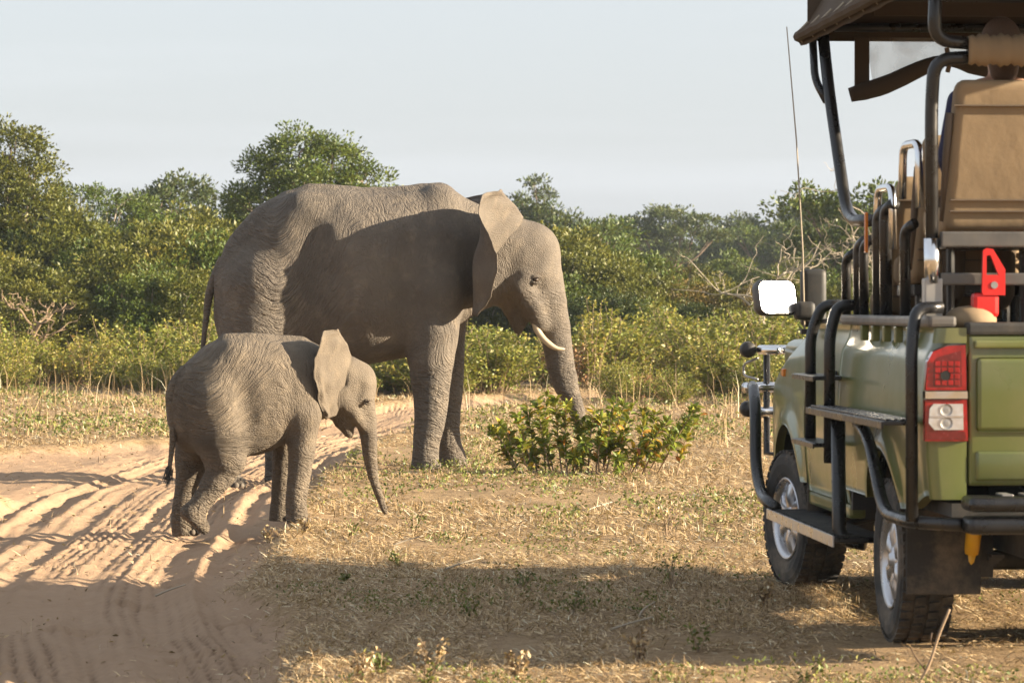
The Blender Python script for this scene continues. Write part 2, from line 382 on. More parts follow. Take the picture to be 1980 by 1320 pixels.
def terrain(x, y, full=False):
    sh = np.shape(x); x = np.atleast_1d(np.asarray(x, float)).ravel(); y = np.atleast_1d(np.asarray(y, float)).ravel()
    z = 0.05 * (vn(x * 0.35, y * 0.3, s=1) - 0.5) + 0.028 * (vn(x * 1.7, y * 1.4, s=2) - 0.5) + 0.014 * (vn(x * 6, y * 5, s=3) - 0.5)
    near = (y < 75) & (np.abs(x) < 28)
    sand = np.zeros_like(x); rut_shade = np.zeros_like(x)
    if near.any():
        xn, yn = x[near], y[near]
        ta, sa, ha = trackco(xn, yn, TA); tb, sb, hb = trackco(xn, yn, TB)
        wob = 0.35 * (vn(xn * 1.1, yn * 0.9, s=5) - 0.5) + 0.12 * (vn(xn * 5, yn * 4, s=6) - 0.5)
        ma = 1 - sst(-0.28, 0.22, np.abs(ta) - ha + wob); mb = 1 - sst(-0.5, 0.35, np.abs(tb) - hb + wob * 1.5)
        sd = np.maximum(ma, mb)
        zz = -0.13 * sst(0, 1, np.maximum(ma, mb))
        # ruts of many passing tyres: troughs, ridges between them and fine tread lines
        jit = 0.16 * (vn(sa * 0.22, sa * 0, s=8) - 0.5)
        q = ta + jit
        for t0, w, dp in ((-0.78, 0.11, 0.05), (0.60, 0.12, 0.055), (-0.33, 0.07, 0.022), (0.18, 0.06, 0.022), (0.93, 0.06, 0.02), (-1.05, 0.07, 0.022)):
            on = 0.35 + 0.9 * vn(sa * 0.3 + t0 * 7, t0 * 11 + sa * 0, s=9)
            zz = zz - ma * on * dp * np.exp(-((q - t0) / w) ** 2) + ma * on * dp * 0.55 * np.exp(-((np.abs(q - t0) - 1.75 * w) / (0.5 * w)) ** 2)
        fine = (np.abs(np.sin(q * np.pi / 0.075 + 5.0 * vn(sa * 0.12, q * 3.1, s=12) + 1.5 * vn(sa * .9, q * 8, s=13))) - 0.6) * sst(.12, .5, vn(q * 2.2, sa * 0.2, s=10)) * (.25 + .75 * vn(q * 9, sa * 4, s=11)) * (.55 + .9 * (vn(q * 11, sa * .1, s=21) > .45))
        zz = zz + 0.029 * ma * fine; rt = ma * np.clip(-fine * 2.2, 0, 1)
        qb = tb + 0.4 * (vn(sb * 0.18, sb * 0, s=14) - 0.5)
        fb = np.abs(np.sin(qb * np.pi / 0.22 + 3 * vn(sb * 0.2, qb * 0.6, s=15))) * vn(qb * 1.2, sb * 0.25, s=16)
        zz = zz + 0.022 * mb * fb * (1 - 0.6 * ma)
        zz = zz + sd * 0.018 * (vn(xn * 2.4, yn * 1.3, s=17) - 0.5) + sd * 0.016 * (vn(xn * 9, yn * 6, s=18) - 0.5) + sd * 0.010 * (vn(xn * 21, yn * 13, s=20) - 0.5)
        for fx, fy, fr in FOOT:                     # round elephant prints
            m = (np.abs(xn - fx) < .5) & (np.abs(yn - fy) < .5)
            if m.any():
                r = np.hypot(xn[m] - fx, yn[m] - fy) / fr
                zz[m] += sd[m] * (-0.028 * (1 - sst(.75, 1.0, r)) + 0.014 * np.exp(-((r - 1.12) / .14) ** 2))
        zz = zz + 0.05 * np.exp(-((np.abs(ta) - ha - 0.05) / 0.22) ** 2) * vn(xn * 1.3, yn * 0.8, s=19)
        z[near] += zz; sand[near] = sd; rut_shade[near] = np.maximum(rt, mb * (1 - ma) * np.clip(.5 - fb * 1.6, 0, 1) * .6)
    z = z.reshape(sh) if sh else float(z[0])
    if full == 2: return z, sand.reshape(sh), rut_shade.reshape(sh)
    return (z, sand.reshape(sh) if sh else float(sand[0])) if full else z

def axis_points(*spans):
    return np.unique(np.concatenate([np.arange(a, b, h) for a, b, h in spans]))
gx = axis_points((-4.6, -0.6, 0.02), (-8, -4.6, 0.07), (-0.6, 6, 0.06), (6, 12, 0.25), (-14, -8, 0.25), (12, 40, 2.0), (-40, -14, 2.0), (40, 400, 40), (-400, -40, 40), (400, 3001, 650), (-3000, -400, 650))
gy = axis_points((9, 24, 0.06), (24, 44, 0.11), (44, 75, 0.4), (75, 140, 4), (140, 400, 20), (400, 4001, 450), (-10, 9, 1.0), (-300, -10, 60))
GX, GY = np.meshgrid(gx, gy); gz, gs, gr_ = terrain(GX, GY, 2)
GV = np.stack([GX.ravel(), GY.ravel(), gz.ravel()], 1)
nx_, ny_ = len(gx), len(gy)
ii = (np.arange(ny_ - 1)[:, None] * nx_ + np.arange(nx_ - 1)[None, :]).ravel()
GF = np.stack([ii, ii + 1, ii + nx_ + 1, ii + nx_], 1)
isand = gs.ravel()[GF].mean(1) > 0.5
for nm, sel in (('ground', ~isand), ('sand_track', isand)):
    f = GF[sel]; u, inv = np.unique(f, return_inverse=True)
    ob(nm, mesh(nm, GV[u], inv.reshape(f.shape), M['ground'], True, {'sand': gs.ravel()[u], 'rut_shade': gr_.ravel()[u]}), kind='structure')

# ------------------------------------------------------------------ bodies grown from a distance field
class Field:
    def __init__(s, lo, hi, h):
        s.lo = np.array(lo, float); s.h = h
        s.n = np.ceil((np.array(hi) - s.lo) / h).astype(int) + 1
        s.ax = [s.lo[i] + h * np.arange(s.n[i]) for i in range(3)]
        s.D = np.full(s.n, 0.6, np.float32)
    def sub(s, lo, hi, m):
        sl, co = [], []
        for i in range(3):
            a = max(0, int((lo[i] - m - s.lo[i]) / s.h)); b = min(s.n[i], int((hi[i] + m - s.lo[i]) / s.h) + 2)
            sl.append(slice(a, b)); co.append(s.ax[i][a:b].astype(np.float32))
        return tuple(sl), np.meshgrid(*co, indexing='ij', sparse=True)
    def put(s, sl, d, k, mode='add'):
        a = s.D[sl]
        if mode == 'cut':
            h = np.maximum(k - np.abs(a + d), 0) / k; s.D[sl] = np.maximum(a, -d) + h * h * k / 4
        else:
            h = np.maximum(k - np.abs(a - d), 0) / k; s.D[sl] = np.minimum(a, d) - h * h * k / 4
    def chain(s, pts, k=0.1, ky=1.0, zmin=None, mode='add', ki=0.0):
        pts = np.asarray(pts, float)
        lo = (pts[:, :3] - pts[:, 3:4] * max(1, ky)).min(0); hi = (pts[:, :3] + pts[:, 3:4] * max(1, ky)).max(0)
        sl, (X, Y, Z) = s.sub(lo, hi, k + 0.04); best = None
        for a, b in zip(pts[:-1], pts[1:]):
            ab = b[:3] - a[:3]; w = np.array((1, 1 / ky ** 2, 1)); L = (ab * ab * w).sum() + 1e-9
            t = np.clip(((X - a[0]) * ab[0] + (Y - a[1]) * ab[1] * w[1] + (Z - a[2]) * ab[2]) / L, 0, 1)
            r = a[3] + (b[3] - a[3]) * t
            d = np.sqrt((X - a[0] - ab[0] * t) ** 2 + ((Y - a[1] - ab[1] * t) / ky) ** 2 + (Z - a[2] - ab[2] * t) ** 2) - r
            best = d if best is None else np.minimum(best, d)
        if zmin is not None: best = np.maximum(best, zmin - Z)
        s.put(sl, best.astype(np.float32), k, mode)
    def ball(s, c, r, k=0.08, mode='add'):
        c = np.array(c, float); r = np.array(r, float) * np.ones(3)
        sl, (X, Y, Z) = s.sub(c - r, c + r, k + 0.04)
        q = np.sqrt(((X - c[0]) / r[0]) ** 2 + ((Y - c[1]) / r[1]) ** 2 + ((Z - c[2]) / r[2]) ** 2)
        s.put(sl, ((q - 1) * r.min()).astype(np.float32), k, mode)
    def loft(s, st, k=0.1, pw=2.2):
        """stations: x, top, bottom, half width"""
        st = np.asarray(st, float); xs = st[:, 0]; xf = np.linspace(xs[0], xs[-1], 220)
        def sm(v):
            q = np.interp(xf, xs, v); ker = np.hanning(15); ker /= ker.sum(); return np.convolve(np.pad(q, 7, mode='edge'), ker, 'valid')
        lo = (xs[0], -st[:, 3].max(), st[:, 2].min()); hi = (xs[-1], st[:, 3].max(), st[:, 1].max())
        sl, (X, Y, Z) = s.sub(lo, hi, k + 0.05)
        top, bot, w = (np.interp(X, xf, sm(st[:, j])) for j in (1, 2, 3))
        h = (top - bot) / 2; c = (top + bot) / 2
        q = (np.abs(Y / w) ** pw + np.abs((Z - c) / h) ** pw) ** (1 / pw)
        d = (q - 1) * np.minimum(w, h) * 0.9
        d = np.maximum(d, np.maximum(xs[0] - X, X - xs[-1]))
        s.put(sl, d.astype(np.float32), k)
    def surface(s):
        D = s.D; sg = D < 0
        cnt = sum(sg[i:sg.shape[0] - 1 + i, j:sg.shape[1] - 1 + j, k:sg.shape[2] - 1 + k].astype(np.int8) for i in (0, 1) for j in (0, 1) for k in (0, 1))
        cells = np.argwhere((cnt > 0) & (cnt < 8)); idx = np.full(cnt.shape, -1, np.int64); idx[tuple(cells.T)] = np.arange(len(cells))
        off = np.array([(i, j, k) for i in (0, 1) for j in (0, 1) for k in (0, 1)])
        val = np.stack([D[tuple((cells + o).T)] for o in off], 1)
        acc = np.zeros((len(cells), 3)); n = np.zeros(len(cells))
        for a in range(8):
            for b in range(a + 1, 8):
                if np.abs(off[a] - off[b]).sum() != 1: continue
                m = (val[:, a] < 0) != (val[:, b] < 0); t = val[:, a] / (val[:, a] - val[:, b] + 1e-12)
                acc += np.where(m[:, None], off[a] + (off[b] - off[a]) * t[:, None], 0); n += m
        V = s.lo + s.h * (cells + acc / n[:, None]); F = []
        for ax in range(3):
            e = np.moveaxis(sg, ax, 0); ch = np.moveaxis(e[:-1] != e[1:], 0, ax)
            p = np.argwhere(ch); o = [i for i in range(3) if i != ax]
            p = p[(p[:, o[0]] > 0) & (p[:, o[1]] > 0)]
            p = p[(p[:, o[0]] < idx.shape[o[0]]) & (p[:, o[1]] < idx.shape[o[1]])]
            def cell(d0, d1):
                q = p.copy(); q[:, o[0]] += d0; q[:, o[1]] += d1; return idx[tuple(q.T)]
            f = np.stack([cell(-1, -1), cell(0, -1), cell(0, 0), cell(-1, 0)], 1)
            flip = sg[tuple(p.T)] ^ (ax == 1)
            F.append(np.where(flip[:, None], f, f[:, ::-1]))
        F = np.concatenate(F); F = F[(F >= 0).all(1)]
        for _ in range(2):                      # light smoothing
            A = np.zeros_like(V); c = np.zeros(len(V))
            for a in range(4):
                b = (a + 1) % 4
                np.add.at(A, F[:, a], V[F[:, b]]); np.add.at(A, F[:, b], V[F[:, a]]); np.add.at(c, F[:, a], 1); np.add.at(c, F[:, b], 1)
            V = V * 0.5 + 0.5 * A / c[:, None]
        return V, F

def ear_mesh(rows, cv, mat, thick, rag, sd):
    """a sheet through rows of control points (root, two inner, rim), thickened, rim ragged"""
    G = np.array([[cv(*p) for p in r] for r in rows])
    G = np.array([crom(r, 7) for r in G]); G = np.swapaxes(np.array([crom(G[:, j], 6) for j in range(G.shape[1])]), 0, 1)
    nv, nu = G.shape[:2]
    du = np.gradient(G, axis=1); dv = np.gradient(G, axis=0); N = np.cross(du, dv); N /= np.linalg.norm(N, axis=2)[..., None] + 1e-9
    v_, u_ = np.meshgrid(np.arange(nv), np.arange(nu), indexing='ij')
    edge = u_ / (nu - 1)
    G = G + N * (0.02 * (vn(v_ * 0.22, u_ * 0.3, s=sd) - 0.5) * 2 * edge)[..., None]
    G = G + (du / (np.linalg.norm(du, axis=2)[..., None] + 1e-9)) * (rag * (vn(v_ * 0.9, u_ * 0, s=sd + 1) - 0.5) * (edge > 0.97))[..., None]
    th = thick * (1.3 - 0.95 * edge)[..., None]
    A, B = G + N * th / 2, G - N * th / 2
    V = np.concatenate([A.reshape(-1, 3), B.reshape(-1, 3)]); n = nv * nu; F = []
    for i in range(nv - 1):
        for j in range(nu - 1):
            a = i * nu + j; F += [(a, a + 1, a + nu + 1, a + nu), (n + a, n + a + nu, n + a + nu + 1, n + a + 1)]
    rim = [i * nu for i in range(nv)][::-1] + list(range(nu))[1:] + [i * nu + nu - 1 for i in range(nv)][1:] + [(nv - 1) * nu + j for j in range(nu)][::-1][1:]
    for a, b in zip(rim, rim[1:]): F.append((b, a, n + a, n + b))
    wc = np.stack([V[:, 2] * 0.6 + V[:, 0] * 0.8, V[:, 1], V[:, 2]], 1)
    return mesh('ear', V, np.array(F), mat, True, {'wc': wc, 'wk': np.full(len(V), 0.03)})

def elephant(spec):
    eo = spec['earout']; spec['ear'] = [[(a, r[0][1] + (b - r[0][1]) * eo, c) for a, b, c in r] for r in spec['ear']]
    d, psi, px0, h = spec['d'], spec['yaw'], spec['px0'], spec['h']; sc = FPX / d
    cs, sn = math.cos(psi), math.sin(psi); X0 = (px0 - 990) / sc
    def cv(px, py, y=0.0):
        return ((px - px0) / sc + y * sn) / cs, y, EYE - (py - HOR) / sc
    def ch(pts): return [(*cv(px, py, y), r / sc if r > 2 else r) for px, py, y, r in pts]
    f = Field(*spec['box'], h)
    st = []
    for px, top, bot, w in spec['torso']:
        st.append((cv(px, top)[0], cv(px, top)[2], cv(px, bot)[2], w))
    f.loft(st, 0.05)
    for pts, k, ky in spec['mass']: f.chain(ch(pts), k, ky)
    for pts, k, zb in spec['legs']: f.chain(ch(pts), k, 1.0, zb)
    for pts, k, ky in spec['head']: f.chain(ch(pts), k, ky)
    for pts, k, ky in spec['cuts']: f.chain(ch(pts), k, ky, mode='cut')
    V, F = f.surface()
    # uneven flesh
    V = V + 0.0
    nrm = np.zeros_like(V); fn = np.cross(V[F[:, 2]] - V[F[:, 0]], V[F[:, 3]] - V[F[:, 1]])
    for a in range(4): np.add.at(nrm, F[:, a], fn)
    nrm /= np.linalg.norm(nrm, axis=1)[:, None] + 1e-9
    q = spec['grain']
    V = V + nrm * (0.018 * (vn(V[:, 0] * 2.2 * q, V[:, 1] * 2.2 * q, V[:, 2] * 2.2 * q, 31) - 0.5) * 2 + 0.006 * (vn(V[:, 0] * 9 * q, V[:, 1] * 9 * q, V[:, 2] * 9 * q, 32) - 0.5) * 2)[:, None] / q
    # crease direction field: rings on trunk and legs, slanting folds on the flank
    x, z = V[:, 0], V[:, 2]
    tx = cv(spec['headx'], 0)[0]; zl = cv(0, spec['legy'])[2]
    wl = 1 - sst(zl - 0.12 / q, zl + 0.3 / q, z); wt = sst(tx - 0.05, tx + 0.12 / q, x)
    rear = 1 - sst(cv(spec['midx'] - 120, 0)[0], cv(spec['midx'] + 60, 0)[0], x)
    phi_t = x * (0.95 - 0.35 * rear) + z * (0.25 + 0.75 * rear); phi_l = z * 0.95 + x * 0.25; phi_h = z * 1.0 + 0.15 * x
    phi = phi_t * (1 - wl) + phi_l * wl; phi = phi * (1 - wt) + phi_h * wt
    alo = (z - 0.5 * x) * (1 - wl) * (1 - wt) + x * np.maximum(wl, wt)
    wk = 0.30 + 0.5 * rear + 0.38 * wl - 0.05 * wt
    wk = wk * spec.get('wks', 1.0)
    wk = wk * (1 - 0.75 * wt * (z > cv(0, spec['brow'])[2]))
    phi = phi + (0.10 * (vn(x * 2.5 * q, V[:, 1] * 2.5 * q, z * 2.5 * q, 41) - .5) + 0.03 * (vn(x * 8 * q, V[:, 1] * 8 * q, z * 8 * q, 42) - .5)) / q
    wc = np.stack([phi, alo, V[:, 1]], 1)
    root = thing('elephant', (X0, d, 0), spec['label'], 'elephant', rotz=psi)
    body = ob('body', mesh('body', V, F, spec['mat'], True, {'wc': wc, 'wk': wk}), root)
    for sgn in (1, -1):
        rows = [[(a, c, -b) for a, b, c in r] for r in spec['ear']]
        if sgn == -1:        # the far ear: same sheet on the other side of the head
            near = [[cv(a, c, -b) for a, b, c in r] for r in spec['ear']]
            fe = spec.get('farear', 1.0); rows = [[tuple(r[0][i] + (p[i] - r[0][i]) * fe for i in range(3)) for p in r] for r in near]; rows = [[(p[0], -p[1], p[2]) for p in r] for r in rows]
            me = ear_mesh(rows, lambda a, b, c: (a, b, c), spec['mat'], spec['earth'], spec['rag'], 77)
        else:
            me = ear_mesh(rows, cv, spec['mat'], spec['earth'], spec['rag'], 71)
        ob('ear', me, root)
    def surf_y(xx, zz, sgn):
        m = (np.abs(V[:, 0] - xx) < 0.035) & (np.abs(V[:, 2] - zz) < 0.035)
        return (V[m, 1].min() if sgn < 0 else V[m, 1].max()) if m.any() else 0.0
    for sgn in (-1, 1):
        ex, _, ez = cv(*spec['eye'], -spec['eyew'])
        ey = surf_y(ex, ez, sgn); r = spec['eyer']
        ev, ef = lathe([(max(0.0005, r * math.sin(t)), r * math.cos(t)) for t in np.linspace(0, math.pi, 9)], 14, c=(ex, ey - sgn * r * 0.35, ez))
        e = ob('eye', mesh('eye', ev, ef, M['eye'], True), root)
        lids = []
        for q0, q1, up in ((20, 160, 1.0), (200, 340, 0.8), (15, 165, 1.55), (198, 342, 1.4)):
            a = np.radians(np.linspace(q0, q1, 9)); R = r * (1.25 if up < 1.2 else 1.75)
            lids.append(tube(np.stack([ex + R * np.cos(a) * 1.25, np.full(9, ey + sgn * r * (0.25 if up < 1.2 else 0.0)), ez + R * np.sin(a) * 0.85], 1), r * np.array([.15, .3, .4, .45, .45, .45, .4, .3, .15]), 6))
        lv, lf = join(lids)
        ob('eyelid', mesh('eyelid', lv, lf, spec['mat'], True, {'wc': lv, 'wk': np.full(len(lv), 0.1)}), root)
    if 'tusk' in spec:
        for sgn in (-1,):
            P = np.array([cv(px, py, -y) for px, py, y in spec['tusk']]); P = P + 0.0
            P = crom(P, 5); R = np.interp(np.linspace(0, 1, len(P)), [0, 0.6, 0.93, 1], [0.036, 0.03, 0.016, 0.004])
            tv, tf = tube(P, R, 10); ob('tusk', mesh('tusk', tv, tf, M['ivory'], True), root)
    # tail and its tuft
    P = crom([cv(px, py, y) for px, py, y, r in spec['tail']], 5); R = np.interp(np.linspace(0, 1, len(P)), np.linspace(0, 1, len(spec['tail'])), [r / sc for *_, r in spec['tail']])
    tv, tf = tube(P, R, 9)
    ob('tail', mesh('tail', tv, tf, spec['mat'], True, {'wc': tv[:, [2, 0, 1]], 'wk': np.full(len(tv), 0.5)}), root)
    hr = []
    for i in range(34):
        b = P[-1] + rng.normal(0, R[-1] * 0.6, 3); L = spec['tuft'] * rng.uniform(0.5, 1)
        e = b + np.array((rng.normal(-0.15, 0.16), rng.normal(0, 0.14), -1)) * L
        hr.append(tube([b + (0, 0, 0.02), (b + e) / 2 + rng.normal(0, 0.006, 3), e], [0.004, 0.0035, 0.001], 4, False))
    ob('tail_tuft', mesh('tail_tuft', *join(hr), M['tail_hair']), root)
    for px, py, y, r in spec['nails']:
        c = np.array(cv(px, py, y)); rr = r / sc
        for a in spec.get('nail_ang', (-70, -38, -8, 20)):
            a = rad(a); dr = np.array((math.cos(a), math.sin(a), 0)); ctr = c + dr * rr
            v, ff = lathe([(max(1e-4, math.sin(t)), math.cos(t)) for t in np.linspace(0, math.pi, 7)], 10)
            v = v * np.array((0.22, 0.36, 0.42)) * rr * 0.62
            v = np.stack([v[:, 0] * dr[0] - v[:, 1] * dr[1], v[:, 0] * dr[1] + v[:, 1] * dr[0], v[:, 2]], 1) + ctr
            ob('toenail', mesh('toenail', v, ff, M['nail'], True), root)
    return root

mother = dict(d=32.4, yaw=rad(8), px0=660, h=0.021, box=((-1.75, -1.0, -0.25), (2.85, 1.0, 2.85)), grain=1.0, mat=M['hide'],
  label='large adult grey elephant with tusk, trunk reaching into a leafy bush', headx=985, legy=705, midx=640, brow=560,
  torso=[(419, 545, 610, .10), (426, 495, 650, .2), (440, 462, 690, .28), (460, 437, 700, .34), (500, 398, 705, .43), (540, 379, 700, .50), (590, 364, 698, .58), (650, 366, 702, .66),
         (700, 370, 707, .70), (740, 372, 702, .69), (785, 370, 692, .65), (830, 366, 668, .57), (850, 365, 652, .52), (870, 370, 642, .47), (900, 384, 622, .41), (930, 397, 602, .36), (965, 412, 588, .32), (995, 428, 575, .28)],
  mass=[([(590, 415, -0.30, .17), (560, 470, -0.30, .20), (530, 560, -.27, .25)], .16, 1.0), ([(590, 415, 0.30, .17), (560, 470, .30, .20), (530, 560, .27, .25)], .16, 1.0),
        ([(850, 400, -.16, .16), (850, 470, -.34, .2), (840, 560, -.38, .24)], .14, 1.0), ([(850, 400, .16, .16), (855, 470, .34, .2), (860, 560, .36, .24)], .14, 1.0),
        ([(560, 384, 0, .03), (600, 374, 0, .06), (700, 380, 0, .06), (850, 374, 0, .07)], .12, 1.0)],
  legs=[([(840, 560, -.37, .26), (836, 640, -.37, .248), (835, 697, -.36, .226), (836, 763, -.35, .174), (832, 819, -.35, .144), (825, 857, -.35, .128), (824, 885, -.35, .138), (823, 908, -.35, .155)], .10, -0.005),
        ([(862, 560, .34, .24), (862, 640, .34, .20), (864, 697, .33, .165), (866, 777, .33, .128), (864, 830, .33, .115), (866, 862, .33, .118), (872, 885, .33, .13), (874, 908, .33, .148)], .10, -0.005),
        ([(510, 560, -.24, .37), (503, 640, -.26, .34), (490, 700, -.31, .28), (462, 770, -.38, .2), (438, 830, -.38, .155), (424, 880, -.38, .135), (426, 915, -.38, .15), (428, 940, -.38, .165)], .14, -0.165),
        ([(428, 925, -.38, .13), (462, 932, -.38, .115)], .08, -0.165),
        ([(520, 560, .24, .36), (528, 640, .27, .32), (540, 710, .32, .26), (540, 790, .37, .18), (536, 850, .37, .145), (538, 900, .37, .14), (540, 940, .37, .165)], .14, -0.165)],
  head=[([(975, 480, 0, 64), (1017, 491, 0, 64)], .12, .98), ([(1022, 490, 0, 60), (1043, 540, 0, 50), (1056, 585, 0, 42), (1072, 632, 0, 32), (1080, 679, 0, 27), (1086, 714, 0, 25), (1095, 749, 0, 22), (1107, 773, 0, 18.8), (1116, 797, 0, 17), (1124, 815, 0, 14)], .07, 1.0),
        ([(985, 545, 0, 48), (1000, 590, 0, 32), (1003, 622, 0, 19), (1003, 637, 0, 12)], .05, .95),
        ([(1005, 555, -.2, .14), (1030, 590, -.17, .12), (1045, 625, -.13, .09)], .07, 1.0), ([(1005, 555, .2, .14), (1030, 590, .17, .12), (1045, 625, .13, .09)], .07, 1.0),
        ([(1040, 525, -.2, .1), (1020, 535, -.24, .08)], .08, 1.0), ([(1040, 525, .2, .1), (1020, 535, .24, .08)], .08, 1.0)],
  cuts=[([(612, 450, -.735, .16), (622, 520, -.775, .17), (618, 590, -.76, .15)], .14, 1.0), ([(795, 470, -.74, .12), (792, 560, -.76, .12), (790, 640, -.70, .11)], .10, 1.0), ([(990, 508, -.385, .06), (979, 548, -.375, .08), (988, 582, -.31, .07)], .04, 1.0), ([(990, 510, .40, .05), (979, 550, .39, .06), (990, 580, .33, .05)], .05, 1.0),
        ([(1046, 492, -.42, .10), (1055, 470, -.40, .08)], .08, 1.0), ([(1046, 492, .42, .10), (1055, 470, .40, .08)], .08, 1.0)],
  ear=[[(1010, .16, 420), (995, .30, 398), (978, .45, 380), (966, .55, 369)],
       [(1002, .24, 440), (975, .42, 415), (946, .65, 388), (936, .80, 384)],
       [(984, .28, 470), (958, .46, 446), (936, .70, 424), (927, .88, 414)],
       [(952, .30, 510), (934, .50, 484), (928, .74, 462), (950, .94, 462)],
       [(942, .30, 545), (926, .48, 524), (920, .70, 515), (962, .90, 512)],
       [(938, .28, 572), (926, .44, 562), (919, .62, 566), (954, .80, 566)],
       [(934, .26, 588), (926, .40, 590), (917, .52, 606), (926, .62, 612)]],
  earth=.022, earout=1.25, rag=.05, eye=(1034, 541), eyew=.27, eyer=.028, tusk=[(1034, 622, .16), (1040, 640, .17), (1055, 659, .19), (1075, 673, .2), (1093, 675, .2)],
  tail=[(436, 500, 0, 11), (420, 535, 0, 10), (408, 570, 0, 8.5), (402, 615, 0, 6), (396, 668, 0, 4.5), (392, 740, 0, 4)], tuft=.35,
  nails=[(824, 898, -.35, 27), (874, 898, .33, 26), (455, 932, -.38, 26), (540, 930, .37, 29)])
elephant(mother)

calf = dict(d=24.2, yaw=rad(20), px0=480, h=0.0125, box=((-.72, -.55, -.15), (1.15, .55, 1.5)), grain=1.8, mat=M['hide_calf'],
  label='small elephant calf walking on the sand track with one hind heel lifted', headx=645, legy=870, midx=480, brow=770,
  torso=[(331, 765, 800, .06), (336, 735, 830, .13), (345, 722, 855, .18), (367, 697, 870, .24), (400, 670, 878, .275), (433, 654, 882, .295), (470, 651, 884, .31), (517, 652, 876, .315), (553, 654, 855, .30), (583, 657, 835, .265), (605, 664, 820, .23), (625, 674, 812, .19), (650, 688, 805, .17)],
  mass=[([(455, 690, -.15, .09), (430, 740, -.18, .12), (420, 800, -.18, .14)], .09, 1.0), ([(455, 690, .15, .09), (430, 740, .18, .12), (420, 800, .18, .14)], .09, 1.0),
        ([(590, 690, -.1, .09), (588, 750, -.17, .12), (585, 800, -.19, .125)], .07, 1.0), ([(590, 690, .1, .09), (580, 750, .17, .12), (560, 800, .18, .125)], .07, 1.0),
        ([(440, 658, 0, .03), (500, 658, 0, .035), (580, 662, 0, .03)], .07, 1.0)],
  legs=[([(585, 800, -.185, .125), (586, 833, -.185, .108), (584, 880, -.18, .098), (579, 920, -.18, .080), (573, 965, -.18, .074), (574, 992, -.18, .083), (576, 1014, -.18, .09)], .045, 0.0),
        ([(552, 800, .17, .12), (548, 850, .17, .1), (545, 890, .17, .088), (541, 930, .17, .075), (537, 975, .17, .07), (536, 998, .17, .08), (536, 1014, .17, .088)], .045, 0.0),
        ([(422, 780, -.18, .19), (430, 840, -.19, .19), (440, 885, -.19, .155), (432, 915, -.19, .112), (408, 950, -.19, .085), (390, 975, -.19, .083), (378, 990, -.19, .086)], .07, None),
        ([(374, 984, -.19, .066), (392, 1008, -.19, .07), (400, 1014, -.19, .058)], .03, None),
        ([(395, 790, .17, .19), (380, 850, .17, .16), (368, 900, .17, .115), (358, 945, .17, .082), (352, 985, .17, .078), (354, 1018, .17, .083), (358, 1037, .17, .09)], .07, -.09)],
  head=[([(648, 742, 0, 52), (672, 748, 0, 51)], .07, .9), ([(668, 730, 0, 40), (688, 735, 0, 34)], .05, .95),
        ([(680, 758, 0, 42), (694, 790, 0, 30), (705, 815, 0, 22), (708, 840, 0, 18), (711, 887, 0, 13.5), (717, 923, 0, 12), (727, 957, 0, 10.5), (739, 990, 0, 9), (741, 996, 0, 7)], .04, 1.0),
        ([(650, 775, 0, 38), (660, 812, 0, 22), (671, 838, 0, 12), (674, 846, 0, 7)], .035, .9),
        ([(668, 780, -.1, .06), (685, 805, -.085, .05), (698, 826, -.05, .035)], .04, 1.0), ([(668, 780, .1, .06), (685, 805, .085, .05), (698, 826, .05, .035)], .04, 1.0),
        ([(705, 768, -.1, .035), (695, 770, -.12, .03)], .04, 1.0), ([(705, 768, .1, .035), (695, 770, .12, .03)], .04, 1.0)],
  cuts=[([(492, 760, -.385, .09), (497, 820, -.375, .09), (490, 868, -.33, .07)], .05, 1.0), ([(330, 1003, -.19, .11), (382, 1051, -.19, .11)], .012, 2.0), ([(692, 765, -.19, .035), (700, 750, -.19, .035)], .035, 1.0), ([(692, 765, .19, .035), (700, 750, .19, .035)], .035, 1.0),
        ([(670, 705, -.185, .025), (664, 742, -.195, .038)], .02, 1.0), ([(670, 708, .20, .02), (664, 742, .215, .03)], .03, 1.0)],
  ear=[[(676, .10, 690), (668, .18, 665), (660, .24, 647), (650, .28, 637)], [(674, .13, 705), (655, .24, 684), (640, .33, 656), (629, .39, 641)],
       [(670, .15, 725), (650, .26, 718), (630, .36, 703), (614, .44, 686)], [(666, .15, 745), (648, .26, 742), (628, .36, 735), (612, .44, 724)],
       [(659, .14, 768), (645, .24, 768), (630, .34, 765), (617, .41, 758)], [(652, .13, 790), (642, .21, 792), (633, .29, 792), (623, .35, 788)], [(647, .12, 803), (641, .18, 806), (637, .22, 809), (633, .25, 812)]],
  earth=.013, earout=.7, rag=.022, farear=.45, wks=.85, eye=(707, 778), eyew=.13, eyer=.014,
  tail=[(362, 712, 0, 10), (344, 738, -.03, 11), (336, 768, -.05, 10), (341, 810, -.06, 8), (340, 855, -.06, 6), (334, 905, -.06, 4)], tuft=.13,
  nails=[(575, 1005, -.18, 24), (537, 1005, .17, 23), (360, 1028, .17, 23)])
elephant(calf)

# ------------------------------------------------------------------ open safari truck (x forward from the rear axle, y left, z up)
VC = (2.69, 15.8); VPSI = rad(94)
truck = thing('safari_truck', (VC[0], VC[1], 0), 'olive green open safari truck with canvas roof, tiered tan seats and black tube frame', 'truck', rotz=VPSI)
PB = M['black_tube']
HWB, HWC = 0.935, 0.90                       # half widths of the load bed and the cab

